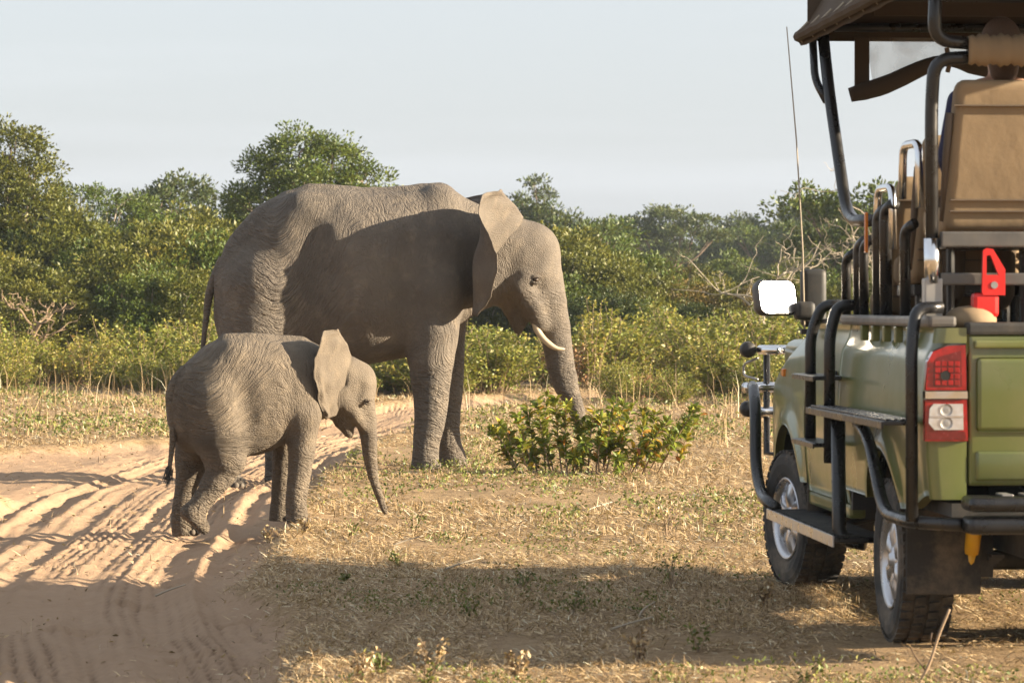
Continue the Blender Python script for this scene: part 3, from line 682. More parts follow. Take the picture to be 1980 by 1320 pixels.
def panel(us, zb, zt, vf, nz=10, sgn=1):
    us = np.asarray(us, float); V, F = [], []
    for u in us:
        a, b = zb(u), zt(u)
        for i in range(nz + 1):
            z = a + (b - a) * i / nz; V.append((u, sgn * vf(u, z), z))
    m = nz + 1
    for i in range(len(us) - 1):
        for j in range(nz):
            q = (i * m + j, (i + 1) * m + j, (i + 1) * m + j + 1, i * m + j + 1); F.append(q if sgn < 0 else q[::-1])
    # turn the edges inwards so that the sheet has thickness
    n = len(V)
    ring = [j for j in range(m)] + [i * m + nz for i in range(1, len(us))] + [(len(us) - 1) * m + j for j in range(nz - 1, -1, -1)] + [i * m for i in range(len(us) - 2, 0, -1)]
    for k in ring: x, y, z = V[k]; V.append((x, y - sgn * 0.05, z))
    for k in range(len(ring)):
        k2 = (k + 1) % len(ring); F.append((ring[k], ring[k2], n + k2, n + k))
    return np.array(V), F

def arch(uc, zc, R, base):
    return lambda u: max(base(u), zc + math.sqrt(max(0.0, R * R - (u - uc) ** 2))) if abs(u - uc) < R else base(u)
US_BED = np.unique(np.concatenate([np.linspace(-1.14, 1.22, 40), np.linspace(-0.5, 0.5, 50)]))
US_FEN = np.unique(np.concatenate([np.linspace(2.52, 4.02, 26), np.linspace(2.58, 3.59, 50)]))
bed_b = arch(0.0, 0.42, 0.50, lambda u: 0.66 if u > 0 else 0.66 + 0.10 * sst(-0.5, -1.14, u))
def bed_v(u, z):
    r = HWB - 0.055 * ((z - 1.05) / 0.5) ** 2
    r += 0.022 * math.exp(-((math.hypot(u, z - 0.42) - 0.52) / 0.05) ** 2)        # lip round the wheel arch
    r -= 0.025 * sst(1.36, 1.44, z)
    return r - 0.10 * float(sst(-1.02, -1.14, u))
fen_b = arch(3.085, 0.42, 0.50, lambda u: 0.62 + 0.12 * sst(3.5, 4.02, u))
fen_t = lambda u: 1.47 - 0.05 * (u - 2.52) - 0.19 * float(sst(3.2, 4.05, u))
def fen_v(u, z):
    r = HWC - 0.05 * ((z - 0.95) / 0.5) ** 2 + 0.03 * math.exp(-((math.hypot(u - 3.085, z - 0.42) - 0.52) / 0.06) ** 2)
    r -= 0.10 * float(sst(1.30, 1.50, z + 0.05 * (u - 2.52) + 0.19 * float(sst(3.2, 4.05, u))))
    return r - 0.24 * float(sst(3.62, 4.04, u)) ** 2
door_v = lambda u, z: HWC - 0.05 * ((z - 0.95) / 0.5) ** 2 - 0.02 * float(sst(1.3, 1.5, z))
for sgn in (1, -1):
    bs = part('bed_side', panel(US_BED, bed_b, lambda u: 1.50, bed_v, 26, sgn), M['paint'], truck, True)
    part('bed_rail', box(-1.13, 1.2, min(sgn * 0.80, sgn * 0.925), max(sgn * 0.80, sgn * 0.925), 1.502, 1.552, 0.015), M['dark_steel'], truck)
    for k in range(5):
        part('rail_hook', box(-0.62 + k * 0.3, -0.58 + k * 0.3, min(sgn * .885, sgn * .925), max(sgn * .885, sgn * .925), 1.425, 1.502, 0.008), M['paint'], truck)
    dr = part('door', panel(np.linspace(1.34, 2.5, 16), lambda u: 0.58, lambda u: 1.50, door_v, 20, sgn), M['paint'], truck, True)
    part('door_handle', box(1.44, 1.60, min(sgn * .895, sgn * .925), max(sgn * .895, sgn * .925), 1.22, 1.26, 0.01), M['plastic'], dr)
    part('sill', box(1.24, 2.6, min(sgn * .78, sgn * .87), max(sgn * .78, sgn * .87), 0.5, 0.577, 0.02), M['paint'], truck)
    part('cab_corner', panel(np.linspace(1.235, 1.33, 4), lambda u: 0.58, lambda u: 1.52, lambda u, z: door_v(u, z) - 0.012, 12, sgn), M['paint'], truck, True)
    fe = part('fender', panel(US_FEN, fen_b, fen_t, fen_v, 24, sgn), M['paint'], truck, True)
    part('side_indicator', box(3.28, 3.36, min(sgn * .875, sgn * .905), max(sgn * .875, sgn * .905), 1.19, 1.235, 0.008), M['amber'], fe)
    part('headlight', box(3.86, 4.05, min(sgn * .52, sgn * .74), max(sgn * .52, sgn * .74), 1.0, 1.2, 0.04, 3), M['clear_lens'], truck)
    for uc, nm in ((0, 'wheel_arch_liner'), (3.085, 'wheel_arch_liner')):
        a = np.linspace(-0.15, math.pi + 0.15, 18); P = []
        for v in (0.84, 0.50):
            P += [(uc + 0.515 * math.cos(t), sgn * v, 0.42 + 0.515 * math.sin(t)) for t in a]
        F = [(i, i + 1, 18 + i + 1, 18 + i) for i in range(17)]
        part(nm, (np.array(P), F), M['plastic'], truck, True)
# two small faded marks on the passenger door
an = [(0, 0), (.03, .02), (.05, .06), (.05, .1), (.07, .13), (.06, .17), (.03, .19), (.0, .16), (-.01, .12), (-.04, .11), (-.06, .07), (-.05, .02), (-.055, -.05), (-.03, -.05), (-.025, .01), (.0, -.0), (0.005, -.06), (.025, -.06)]
part('door_emblem', prism([(2.30 - a * 1.2, 1.0 + b) for a, b in an], 0, 0.004, lambda a, b, h: (a, door_v(a, b) + 0.001 + h, b)), M['dark_print'], dr.parent, label='dark animal emblem on the passenger door')
part('hood', join([box(2.62, 3.95, -0.80, 0.80, 1.10, 1.40, 0.09, 4), box(2.7, 3.6, -0.42, 0.42, 1.38, 1.435, 0.03, 3)]), M['paint'], truck, True)
part('grille', join([box(3.93, 4.03, -0.5, 0.5, 0.98, 1.22, 0.02)] + [box(4.02, 4.05, -0.46, 0.46, 1.0 + 0.055 * k, 1.025 + 0.055 * k) for k in range(4)]), M['plastic'], truck)
part('front_bumper', box(3.85, 4.12, -0.84, 0.84, 0.55, 0.86, 0.06, 3), M['plastic'], truck)
part('cab_floor', join([box(1.25, 2.6, -0.8, 0.8, 0.5, 0.58), box(2.5, 2.62, -0.84, 0.84, 0.6, 1.42), box(1.19, 1.235, -0.86, 0.86, 0.55, 1.48)]), M['plastic'], truck)
part('dashboard', box(2.25, 2.62, -0.82, 0.82, 1.22, 1.53, 0.06, 3), M['plastic'], truck)
sw = part('steering_wheel', (lambda a: tube(np.stack([2.12 + 0.08 * np.sin(a), -0.4 + 0.19 * np.cos(a), 1.5 + 0.17 * np.sin(a)], 1), 0.014, 6, False))(np.linspace(0, 2 * np.pi, 25)), M['plastic'], truck)
part('steering_column', tube([(2.12, -0.4, 1.5), (2.4, -0.4, 1.36)], 0.03, 8), M['plastic'], sw)
part('windscreen_base', box(2.58, 2.70, -0.78, 0.78, 1.41, 1.50, 0.02), M['plastic'], truck)
part('bed_floor', join([box(-1.12, 1.18, -0.82, 0.82, 0.66, 0.72), box(1.14, 1.185, -0.85, 0.85, 0.72, 1.48)]), M['plastic'], truck)
# chassis, axles, springs
part('chassis', join([box(-1.2, 4.0, s * 0.42 - 0.04, s * 0.42 + 0.04, 0.46, 0.6, 0.01) for s in (-1, 1)] + [box(u, u + 0.08, -0.42, 0.42, 0.48, 0.58) for u in (-1.0, 0.9, 2.2, 3.6)]), M['plastic'], truck)
part('rear_axle', join([tube([(0, -0.72, 0.385), (0, 0.72, 0.385)], 0.05, 10), lathe([(0.001, -0.14), (0.1, -0.12), (0.16, 0), (0.1, 0.12), (0.001, 0.14)], 14, c=(0, 0.1, 0.385))]), M['plastic'], truck, True)
part('front_axle', tube([(3.085, -0.72, 0.385), (3.085, 0.72, 0.385)], 0.045, 10), M['plastic'], truck, True)
for s in (1, -1):
    part('leaf_spring', join([box(-0.62 + 0.06 * k, 0.6 - 0.06 * k, s * 0.5 - 0.03, s * 0.5 + 0.03, 0.44 - 0.018 * k, 0.455 - 0.018 * k) for k in range(4)]), M['plastic'], truck)
    sh = part('shock_absorber', tube([(-0.62, s * 0.60, 0.66), (-0.56, s * 0.615, 0.46)], 0.036, 12), M['yellow'], truck, True, label='yellow shock absorber under the bumper')
    part('shock_rod', tube([(-0.57, s * 0.612, 0.47), (-0.54, s * 0.62, 0.36)], 0.022, 10), M['yellow'], sh, True)
part('exhaust', tube(fillet([(2.5, -0.3, 0.5), (-0.4, -0.3, 0.5), (-0.7, -0.55, 0.5), (-1.15, -0.6, 0.48)], 0.1), 0.03, 8), M['steel'], truck, True)

# wheels
R_T = 0.392
def wheel(u, v, sgn, steer):
    w = ob('wheel', None, truck, (u, v * sgn, R_T - 0.006), (0, 0, steer))
    prof = [(0.228, -0.105), (0.26, -0.122), (0.31, -0.132), (0.352, -0.128), (0.378, -0.112), (0.384, -0.09), (0.384, 0.09), (0.378, 0.112), (0.352, 0.128), (0.31, 0.132), (0.26, 0.122), (0.228, 0.105)]
    ty = [lathe(prof, 56)]
    for i in range(44):
        a0 = 2 * math.pi * i / 44
        for k, (y0, y1) in enumerate(((-0.122, -0.07), (-0.058, -0.008), (0.008, 0.058), (0.07, 0.122))):
            a = a0 + (0.07 if k % 2 else 0.0); P = []
            for r in (0.375, 0.395 if 0 < k < 3 else 0.391):
                for t, y in ((-0.05, y0), (0.045, y0), (0.06, y1), (-0.035, y1)):
                    P.append((r * math.cos(a + t), y, r * math.sin(a + t)))
            ty.append((np.array(P), [(4, 5, 6, 7), (0, 1, 5, 4), (1, 2, 6, 5), (2, 3, 7, 6), (3, 0, 4, 7)]))
    part('tyre', join(ty), M['rubber'], w)
    f = -0.0
    S = sgn
    ring = lathe([(0.232, S * 0.02), (0.226, S * 0.09), (0.236, S * 0.115), (0.228, S * 0.12), (0.206, S * 0.10), (0.196, S * 0.055), (0.2, S * 0.0)], 48)
    sp = []
    for i in range(6):
        a = 2 * math.pi * (i + 0.5) / 6; c, s_ = math.cos(a), math.sin(a); P = []
        for r, wd, y in ((0.05, 0.044, 0.085), (0.12, 0.034, 0.098), (0.19, 0.05, 0.082), (0.206, 0.066, 0.07)):
            for q, yy in ((-1, y - 0.03), (-1, y), (-0.55, y + 0.014), (0.55, y + 0.014), (1, y), (1, y - 0.03)):
                P.append((r * c - q * wd * s_, S * yy, r * s_ + q * wd * c))
        sp.append((np.array(P), [(6 * i0 + j, 6 * i0 + j + 1, 6 * (i0 + 1) + j + 1, 6 * (i0 + 1) + j) for i0 in range(3) for j in range(5)]))
    hub = lathe([(0.001, S * 0.118), (0.03, S * 0.118), (0.038, S * 0.105), (0.075, S * 0.1), (0.08, S * 0.06)], 20)
    part('rim', join([ring, hub] + sp), M['alloy'], w, True)
    part('brake_disc', lathe([(0.001, S * 0.03), (0.17, S * 0.03), (0.175, S * 0.01), (0.001, S * 0.005)], 28), M['cavity'], w)
for sgn in (1, -1):
    wheel(0.0, 0.775, sgn, 0.0); wheel(3.085, 0.805, sgn, rad(10))

# tail end
def tail_lamp(sgn):
    r = ob('tail_lamp', None, truck)
    S = sgn
    def slab(pts, u0, u1): return prism(pts, u0, u1, lambda a, b, h: (h, S * a, b))
    part('lamp_body', slab([(.945, 1.0), (.935, 1.36), (.91, 1.40), (.85, 1.425), (.765, 1.43), (.755, 1.0)], -1.13, -1.155), M['plastic'], r)
    part('red_lens', slab([(.947, 1.225), (.94, 1.35), (.915, 1.395), (.85, 1.42), (.769, 1.424), (.765, 1.225)], -1.12, -1.172), M['red_lens'], r)
    part('chrome_strip', slab([(.951, 1.188), (.951, 1.22), (.762, 1.22), (.762, 1.188)], -1.12, -1.182), M['chrome'], r)
    part('red_lens', slab([(.950, 1.0), (.950, 1.183), (.763, 1.183), (.757, 1.0)], -1.12, -1.170), M['red_lens'], r)
    cl = part('clear_lens', slab([(.91, 1.05), (.935, 1.08), (.93, 1.145), (.912, 1.165), (.782, 1.165), (.779, 1.05)], -1.165, -1.178), M['clear_lens'], r)
    for zc in (1.138, 1.08):
        v, f = lathe([(0.001, 0), (0.012, -0.002), (0.024, 0.006), (0.027, 0.0)], 16); v = np.stack([-1.181 + v[:, 1] * 0.5, S * 0.855 + v[:, 0], zc + v[:, 2]], 1)
        part('bulb', (v, f), M['steel'], cl, True)
    v, f = box(-1.181, -1.178, S * .855 - .076, S * .855 + .076, 1.105, 1.112); part('divider', (v, f), M['chrome'], cl)
    inn = part('inner_panel', slab([(.915, 1.24), (.912, 1.335), (.89, 1.372), (.79, 1.40), (.785, 1.24)], -1.17, -1.1745), M['red_dark'], r)
    for a in range(4):
        for b in range(5):
            y0, z0 = .797 + a * .029, 1.247 + b * .028
            if z0 < 1.355 - .3 * max(0, y0 - .85): part('lens_cell', box(-1.179, -1.1745, min(S * y0, S * (y0 + .023)), max(S * y0, S * (y0 + .023)), z0, z0 + .022, 0.002, 1), M['red_lens'], inn)
    part('inner_panel', slab([(.94, 1.008), (.94, 1.042), (.772, 1.042), (.768, 1.008)], -1.168, -1.1735), M['red_dark'], r)
    v, f = lathe([(0.001, 0), (0.02, 0.0), (0.022, 0.01)], 14); v = np.stack([-1.180 - v[:, 1] * 0.1, S * 0.86 + v[:, 0], 1.29 + v[:, 2]], 1)
    part('bulb', (v, f), M['cavity'], r)
for sgn in (1, -1):
    tail_lamp(sgn)
    for z0, z1 in ((0.74, 0.998), (1.432, 1.50)):      # rounded rear corner panel below and above the lamp
        V, F = [], []
        zs = np.linspace(z0, z1, 5); ang = np.linspace(0, math.pi / 2, 6); n0 = len(V)
        for z in zs:
            for t in ang: V.append((-1.10 - 0.05 * math.sin(t), sgn * (0.885 + 0.05 * math.cos(t) - 0.05 * ((z - 1.05) / 0.5) ** 2), z))
            V.append((-1.15, sgn * 0.76, z))
        for i in range(4):
            for j in range(6): F.append((n0 + i * 7 + j, n0 + i * 7 + j + 1, n0 + (i + 1) * 7 + j + 1, n0 + (i + 1) * 7 + j))
        part('corner_panel', (np.array(V), F), M['paint'], truck, True)
tg = part('tailgate', join([box(-1.15, -1.105, -0.752, 0.752, 0.80, 1.47, 0.02, 3), box(-1.168, -1.14, -0.72, 0.72, 1.04, 1.37, 0.025, 3), box(-1.162, -1.14, -0.72, 0.72, 0.82, 0.955, 0.015, 2)]), M['paint'], truck, True)
part('tailgate_cap', box(-1.16, -1.07, -0.76, 0.76, 1.468, 1.525, 0.015), M['plastic'], truck)
part('tailgate_ridge', box(-1.175, -1.15, -0.73, 0.73, 1.41, 1.445, 0.01), M['paint'], tg)
rb = part('rear_bumper', join([box(-1.42, -1.2, -0.80, 0.80, 0.70, 0.765, 0.03, 3), box(-1.40, -1.2, -0.80, 0.80, 0.60, 0.675, 0.03, 3)]), PB, truck, True)
for k in range(14):
    part('tread_stud', box(-1.38, -1.24, -0.70 + k * 0.1, -0.65 + k * 0.1, 0.766, 0.776, 0.003, 1), M['steel'], rb)
for s in (1, -1):
    part('bumper_bracket', box(-1.22, -0.95, s * 0.42 - 0.05, s * 0.42 + 0.05, 0.56, 0.66), M['plastic'], truck)
    part('mud_flap', join([box(-0.575, -0.56, s * .745 - .175, s * .745 + .175, 0.27, 0.66, 0.006)]), M['rubber'], truck, label='black rubber flap hanging behind the rear wheel')
    part('front_mud_flap', box(2.53, 2.545, s * .76 - .12, s * .76 + .12, 0.28, 0.62, 0.005), M['rubber'], truck)

# side ladders, steps, guards
def tb(name, pts, r=0.026, fr=0.12, mat=None, s=1, parent=None):
    P = fillet([(a, s * b, c) for a, b, c in pts], fr); return part(name, tube(P, r, 10), mat or PB, parent or truck, True)
for s in (1, -1):
    tb('ladder_tube', [(1.58, 0.86, 1.60), (1.60, 0.95, 1.60), (1.62, 1.01, 1.45), (1.62, 1.01, 0.86)], 0.03, 0.12, s=s)
    tb('ladder_tube', [(1.02, 0.86, 1.60), (1.02, 0.97, 1.60), (1.02, 1.01, 1.45), (1.02, 1.01, 0.80)], 0.03, 0.12, s=s)
    tb('ladder_tube', [(-1.0, 0.84, 1.59), (-1.02, 0.96, 1.59), (-1.06, 0.99, 1.42), (-1.08, 0.99, 0.64)], 0.028, 0.14, s=s)
    for z in (1.22, 0.88):
        st = part('ladder_step', box(1.0, 1.68, min(s * .95, s * 1.09), max(s * .95, s * 1.09), z, z + 0.022, 0.006), PB, truck)
        part('step_lip', box(0.99, 1.69, min(s * 1.091, s * 1.1), max(s * 1.091, s * 1.1), z - 0.006, z + 0.02, 0.003), PB, st)
    st = part('side_shelf', join([box(-1.04, 1.08, min(s * .96, s * 1.11), max(s * .96, s * 1.11), 1.065, 1.085, 0.005)] + [box(-1.03, 1.07, s * q - 0.008, s * q + 0.008, 1.086, 1.094, 0.002, 1) for q in (0.985, 1.02, 1.055, 1.09)]), PB, truck)
    part('shelf_lip', box(-1.04, 1.08, min(s * 1.111, s * 1.122), max(s * 1.111, s * 1.122), 1.05, 1.082, 0.003), PB, st)
    tb('side_guard', [(0.70, 1.02, 1.06), (0.66, 1.02, 0.44), (0.60, 0.9, 0.42)], 0.036, 0.06, s=s)
    tb('side_guard', [(0.32, 1.01, 1.06), (-0.10, 1.01, 0.98), (-0.50, 1.01, 0.64), (-1.06, 0.99, 0.635), (-1.25, 0.80, 0.635)], 0.03, 0.16, s=s)
    sb = part('step_board', join([box(0.56, 2.78, min(s * .80, s * 1.06), max(s * .80, s * 1.06), 0.425, 0.455, 0.008)]), PB, truck)
    for k in range(26):
        part('tread_bar', box(0.60 + k * 0.083, 0.64 + k * 0.083, min(s * .82, s * 1.04), max(s * .82, s * 1.04), 0.456, 0.462), M['plastic'], sb)
    lip = part('step_edge', box(0.56, 2.78, min(s * 1.061, s * 1.072), max(s * 1.061, s * 1.072), 0.405, 0.462, 0.003), M['alloy'], sb)
    tb('side_guard', [(2.70, 1.03, 0.47), (3.25, 1.03, 0.50), (3.50, 1.03, 0.66), (3.56, 1.02, 0.98), (3.78, 1.0, 1.10), (4.25, 0.94, 1.11)], 0.034, 0.16, s=s)
    for q in (0.9, 1.7, 2.5): part('step_bracket', tube([(q, s * 0.42, 0.53), (q, s * 0.82, 0.44)], 0.02, 8), PB, truck)
# bull bar with two spot lamps
tb('bull_bar', [(4.3, 0.98, 1.10), (4.35, 0.9, 1.10), (4.38, -0.9, 1.10), (4.3, -0.98, 1.10)], 0.034, 0.1, M['chrome'])
tb('bull_bar', [(4.1, 0.80, 1.33), (4.34, 0.92, 1.33), (4.36, 0.55, 1.33), (4.36, -0.55, 1.33), (4.34, -0.92, 1.33), (4.1, -0.8, 1.33)], 0.03, 0.12, M['chrome'])
tb('bull_bar', [(4.3, 0.93, 0.95), (4.36, 0.8, 0.95), (4.36, -0.8, 0.95), (4.3, -0.93, 0.95)], 0.034, 0.08, M['chrome'])
for s in (1, -1):
    part('bull_bar_upright', tube([(4.34, s * 0.84, 1.34), (4.34, s * 0.84, 0.7), (4.0, s * 0.7, 0.7)], 0.02, 8), PB, truck, True)
    for z in (1.33, 0.97):
        v, f = lathe([(0.001, -0.06), (0.045, -0.05), (0.05, 0.03), (0.04, 0.05), (0.001, 0.05)], 16); v = np.stack([4.33 + v[:, 1], s * 0.955 + v[:, 0], z + v[:, 2]], 1)
        part('lamp_pod', (v, f), M['plastic'], truck, True)
    tb('brush_wire', [(4.3, 0.9, 1.28), (4.42, 0.97, 1.24), (4.42, 0.97, 1.17), (4.3, 0.9, 1.15)], 0.008, 0.04, M['steel'], s=s)

# roof frame
for s in (1, -1):
    tb('roof_post', [(2.22, 0.85, 3.10), (2.08, 0.835, 2.74), (1.74, 0.80, 2.10), (1.50, 0.80, 2.04), (0.60, 0.84, 2.02)], 0.033, 0.14, s=s)
    tb('roof_brace', [(2.22, 0.905, 3.09), (2.16, 0.90, 2.82), (2.08, 0.85, 2.70)], 0.022, 0.06, s=s)
    tb('rear_post', [(-0.92, 0.87, 1.56), (-0.95, 0.88, 2.5), (-0.97, 0.87, 2.70), (-0.97, 0.70, 2.71)], 0.030, 0.15, s=s)
    tb('rear_post', [(-1.02, 0.87, 3.12), (-1.0, 0.88, 2.78), (-0.97, 0.70, 2.77)], 0.030, 0.14, s=s)
    part('post_sleeve', tube([(-0.935, s * 0.872, 1.70), (-0.945, s * 0.877, 1.90)], 0.036, 12), M['chrome'], truck, True)
    part('post_socket', box(-0.965, -0.885, s * .87 - .04, s * .87 + .04, 1.54, 1.72, 0.006), M['steel'], truck)
    # arm-rest uprights beside the seats
    for u, zt, r in ((1.38, 1.84, .024), (1.0, 1.90, .03), (0.86, 1.90, .024), (0.44, 2.04, .033), (0.26, 2.06, .03), (-0.24, 1.95, .026)):
        tb('seat_upright', [(u, 0.86, 1.545), (u, 0.865, zt), (u - 0.10, 0.84, zt + 0.03)], r, 0.06, s=s)
    for u0, z in ((0.48, 2.17), (-0.18, 2.35)):
        tb('arm_rest', [(u0, 0.865, z - 0.25), (u0 - 0.02, 0.865, z), (u0 - 0.30, 0.845, z), (u0 - 0.32, 0.845, z - 0.3)], 0.020, 0.07, M['chrome'], s=s)
    part('reflector', box(0.60, 0.63, s * .895 - .008, s * .895 + .008, 1.86, 2.06, 0.004), M['amber'], truck)
    tb('roof_side_rail', [(2.28, 0.90, 3.10), (-1.6, 0.90, 3.10)], 0.028, 0.1, s=s)
for u in (2.24, 0.6, -1.02): tb('roof_cross_rail', [(u, 0.89, 3.11), (u, -0.89, 3.11)], 0.024, 0.1)
tb('rear_cross_bar', [(-0.97, 0.72, 2.74), (-0.97, -0.72, 2.74)], 0.03, 0.1)
pd = []
for i in range(90):
    pd.append((0.064 + 0.010 * (i % 2) + 0.005 * math.sin(i * 5.1), 0.72 - i * (1.44 / 89)))
v, f = lathe([(0.03, 0.722)] + pd + [(0.03, -0.722)], 14); v = np.stack([-0.985 + v[:, 0] * 0.7, v[:, 1], 2.74 + v[:, 2]], 1)
part('padding', (v, f), M['seat_tan'], truck, True)
part('bar_rear', join([box(-0.98, -0.93, -0.84, 0.84, 1.86, 1.93, 0.008), box(-0.96, -0.91, -0.84, 0.84, 1.69, 1.745, 0.008)]), M['dark_steel'], truck)
# red jack bracket bolted to the rear bar
jk = [(.60, 1.66), (.60, 1.82), (.622, 1.845), (.655, 1.84), (.66, 1.82), (.655, 1.66)]
def jack(sy):
    o = [(0.555, 1.645), (0.655, 1.645), (0.66, 1.66), (0.655, 1.845), (0.64, 1.855), (0.61, 1.85), (0.555, 1.76)]
    i = [(0.585, 1.735), (0.64, 1.735), (0.64, 1.82), (0.622, 1.825)]
    V = [(h, a, b) for h in (-0.985, -1.005) for a, b in o + i]; n = 11
    m = [(0, 7), (1, 8), (2, 8), (3, 9), (4, 9), (5, 10), (6, 7)]; F = []
    for k in range(7):
        a, ia = m[k]; b, ib = m[(k + 1) % 7]
        q = [a, b, ib] if ia == ib else [a, b, ib, ia]
        F += [tuple(q), tuple(x + n for x in q[::-1])]; F.append((a + n, b + n, b, a))
    for k in range(4): F.append((7 + k, 7 + (k + 1) % 4, 7 + (k + 1) % 4 + n, 7 + k + n))
    return np.array(V), F
jb = part('jack_bracket', jack(1), M['red_plastic'], truck, label='red triangular bracket bolted to the rear bar')
v, f = lathe([(0.001, 0), (0.016, 0.0), (0.018, 0.012)], 10); v = np.stack([-1.008 + v[:, 1] * 0.6, 0.605 + v[:, 0], 1.69 + v[:, 2]], 1); part('bolt', (v, f), M['steel'], jb)

# canvas roof
cs = [(0.95, 3.025), (0.98, 3.07), (0.92, 3.12), (0.81, 3.30), (0.70, 3.37), (0.4, 3.43), (0.0, 3.45)]
cs = cs + [(-a, b) for a, b in cs[-2::-1]]
us = np.linspace(-1.75, 2.34, 30); V = []; F = []
for i, u in enumerate(us):
    sag = 0.012 * math.sin(i * 1.35) + 0.004 * math.sin(i * 3.1)
    for a, b in cs: V.append((u, a + math.copysign(sag * 0.4, a), b + sag * (1 if b > 3.09 else 0.3)))
m = len(cs)
F = [(i * m + j, i * m + j + 1, (i + 1) * m + j + 1, (i + 1) * m + j) for i in range(len(us) - 1) for j in range(m - 1)]
V = np.array(V); V2 = V - np.array((0, 0, 0.012)) - np.sign(V[:, 1:2]) * np.array((0, 0.008, 0)); n = len(V)
F2 = F + [tuple(n + k for k in q[::-1]) for q in F]
F2 += [(j, j + 1, n + j + 1, n + j) for j in range(m - 1)] + [((len(us) - 1) * m + j, n + (len(us) - 1) * m + j, n + (len(us) - 1) * m + j + 1, (len(us) - 1) * m + j + 1) for j in range(m - 1)]
roof = part('canvas_roof', (np.concatenate([V, V2]), F2), M['canvas'], truck, True)
for s in (1, -1):
    for k in range(11):
        u = 2.24 - k * 0.38
        part('lashing', tube([(u, s * .955, 3.03), (u - 0.005, s * .995, 3.07), (u - 0.01, s * 0.925, 3.14)], 0.007, 6), M['bark_pale'], roof)
    part('rope', tube([(2.26 - 0.2 * k, s * (.975 + 0.008 * (k % 2)), 3.06) for k in range(21)], 0.03, 8), M['canvas'], roof)
part('front_valance', box(2.28, 2.30, -0.92, 0.92, 3.04, 3.28), M['canvas'], roof)
part('inner_valance', box(0.58, 0.60, -0.86, 0.86, 3.03, 3.26), M['canvas'], roof)
# rolled-up clear curtain hanging from the front of the roof
cu = part('curtain', (np.array([(2.28, 0.60, 3.06), (2.26, 0.56, 2.77), (2.2, 0.12, 2.93), (2.25, -0.5, 2.98), (2.28, -0.5, 3.06)]), [(0, 1, 2, 3, 4)]), M['vinyl'], roof, label='clear vinyl curtain hanging from the roof')
part('curtain_hem', box(2.25, 2.275, 0.585, 0.665, 2.74, 3.06, 0.004), M['canvas'], cu)
part('curtain_roll', tube(crom([(2.27, 0.69, 2.745), (2.24, 0.5, 2.80), (2.21, 0.28, 2.90), (2.2, 0.18, 2.925), (2.2, 0.0, 2.90), (2.2, -0.3, 2.88), (2.22, -0.6, 2.93)], 5), [0.04, .045, .05, .05, .052, .052, .05, .05, .048, .046, .043, .04, .038, .036, .034, .028, .026, .028, .034, .045, .05, .055, .055, .055, .055, .05, .05, .05, .045, .04, .035], 10), M['canvas'], cu, True)
part('curtain_strap', tube([(2.2, 0.17, 3.0), (2.2, 0.165, 2.97), (2.185, 0.16, 2.9), (2.2, 0.165, 2.87)], 0.014, 6), M['bark'], cu)

# three tiers of seats
def seat(u, v, zs, w, h):
    r = ob('seat', None, truck, (u, v, zs))
    part('cushion', box(0.02, 0.46, -w / 2, w / 2, -0.02, 0.12, 0.045, 3), M['seat_tan'], r, True)
    bm = box(-0.065, 0.065, -w / 2, w / 2, 0.0, h, 0.05, 4); V, F = bm
    t = np.clip(V[:, 2] / h, 0, 1); V[:, 1] *= 1 - 0.16 * sst(0.72, 1.0, t); V[:, 0] -= 0.13 * t - 0.015 * np.cos(V[:, 1] * 8)
    b = part('backrest', (V, F), M['seat_tan'], r, True)
    for zq in (0.09, 0.14, 0.56 * h / 0.68): part('seam', box(-0.083 - 0.13 * zq / h, -0.06 - 0.13 * zq / h, -w / 2 + 0.02, w / 2 - 0.02, zq, zq + 0.006), M['seat_dark'], b)
    for s in (-1, 1):
        e = tube([(-0.03, s * (w / 2 - 0.004), 0.05), (-0.03 - 0.13 * 0.5, s * (w / 2 - 0.004), h * 0.5), (-0.03 - 0.11, s * (w / 2 - 0.01), h * 0.78)], 0.018, 6); part('piping', e, M['seat_dark'], b, True)
    part('seat_frame', join([box(0.0, 0.44, -w / 2 + 0.02, w / 2 - 0.02, -0.075, -0.022, 0.006)] + [tube([(q, s * (w / 2 - 0.05), -0.05), (q, s * (w / 2 - 0.05), -0.05 - (zs - 0.80))], 0.02, 8) for q in (0.03, 0.4) for s in (-1, 1)]), PB, r)
for (u, z) in ((-0.80, 1.93), (-0.06, 1.72), (0.58, 1.55)):
    for v in (0.545, 0.0, -0.545): seat(u, v, z, 0.52, 0.68)
for v in (0.42, -0.42): seat(1.42, v, 0.98, 0.52, 0.62)
part('tier_floor', join([box(-1.05, -0.1, -0.8, 0.8, 1.43, 1.47), box(-0.1, 0.5, -0.8, 0.8, 1.24, 1.28), box(0.5, 1.15, -0.8, 0.8, 1.02, 1.06)]), M['plastic'], truck)
# bundle stored behind the last seat
part('stowed_bag', (lambda vf: (vf[0] * np.array((.14, .12, .07)) + np.array((-0.93, 0.70, 1.53)), vf[1]))(lathe([(max(1e-4, math.sin(t)), math.cos(t)) for t in np.linspace(0, math.pi, 9)], 14)), M['seat_tan'], truck, True)
part('first_aid_pouch', box(-1.0, -0.93, 0.58, 0.70, 1.545, 1.655, 0.02), M['red_plastic'], truck)

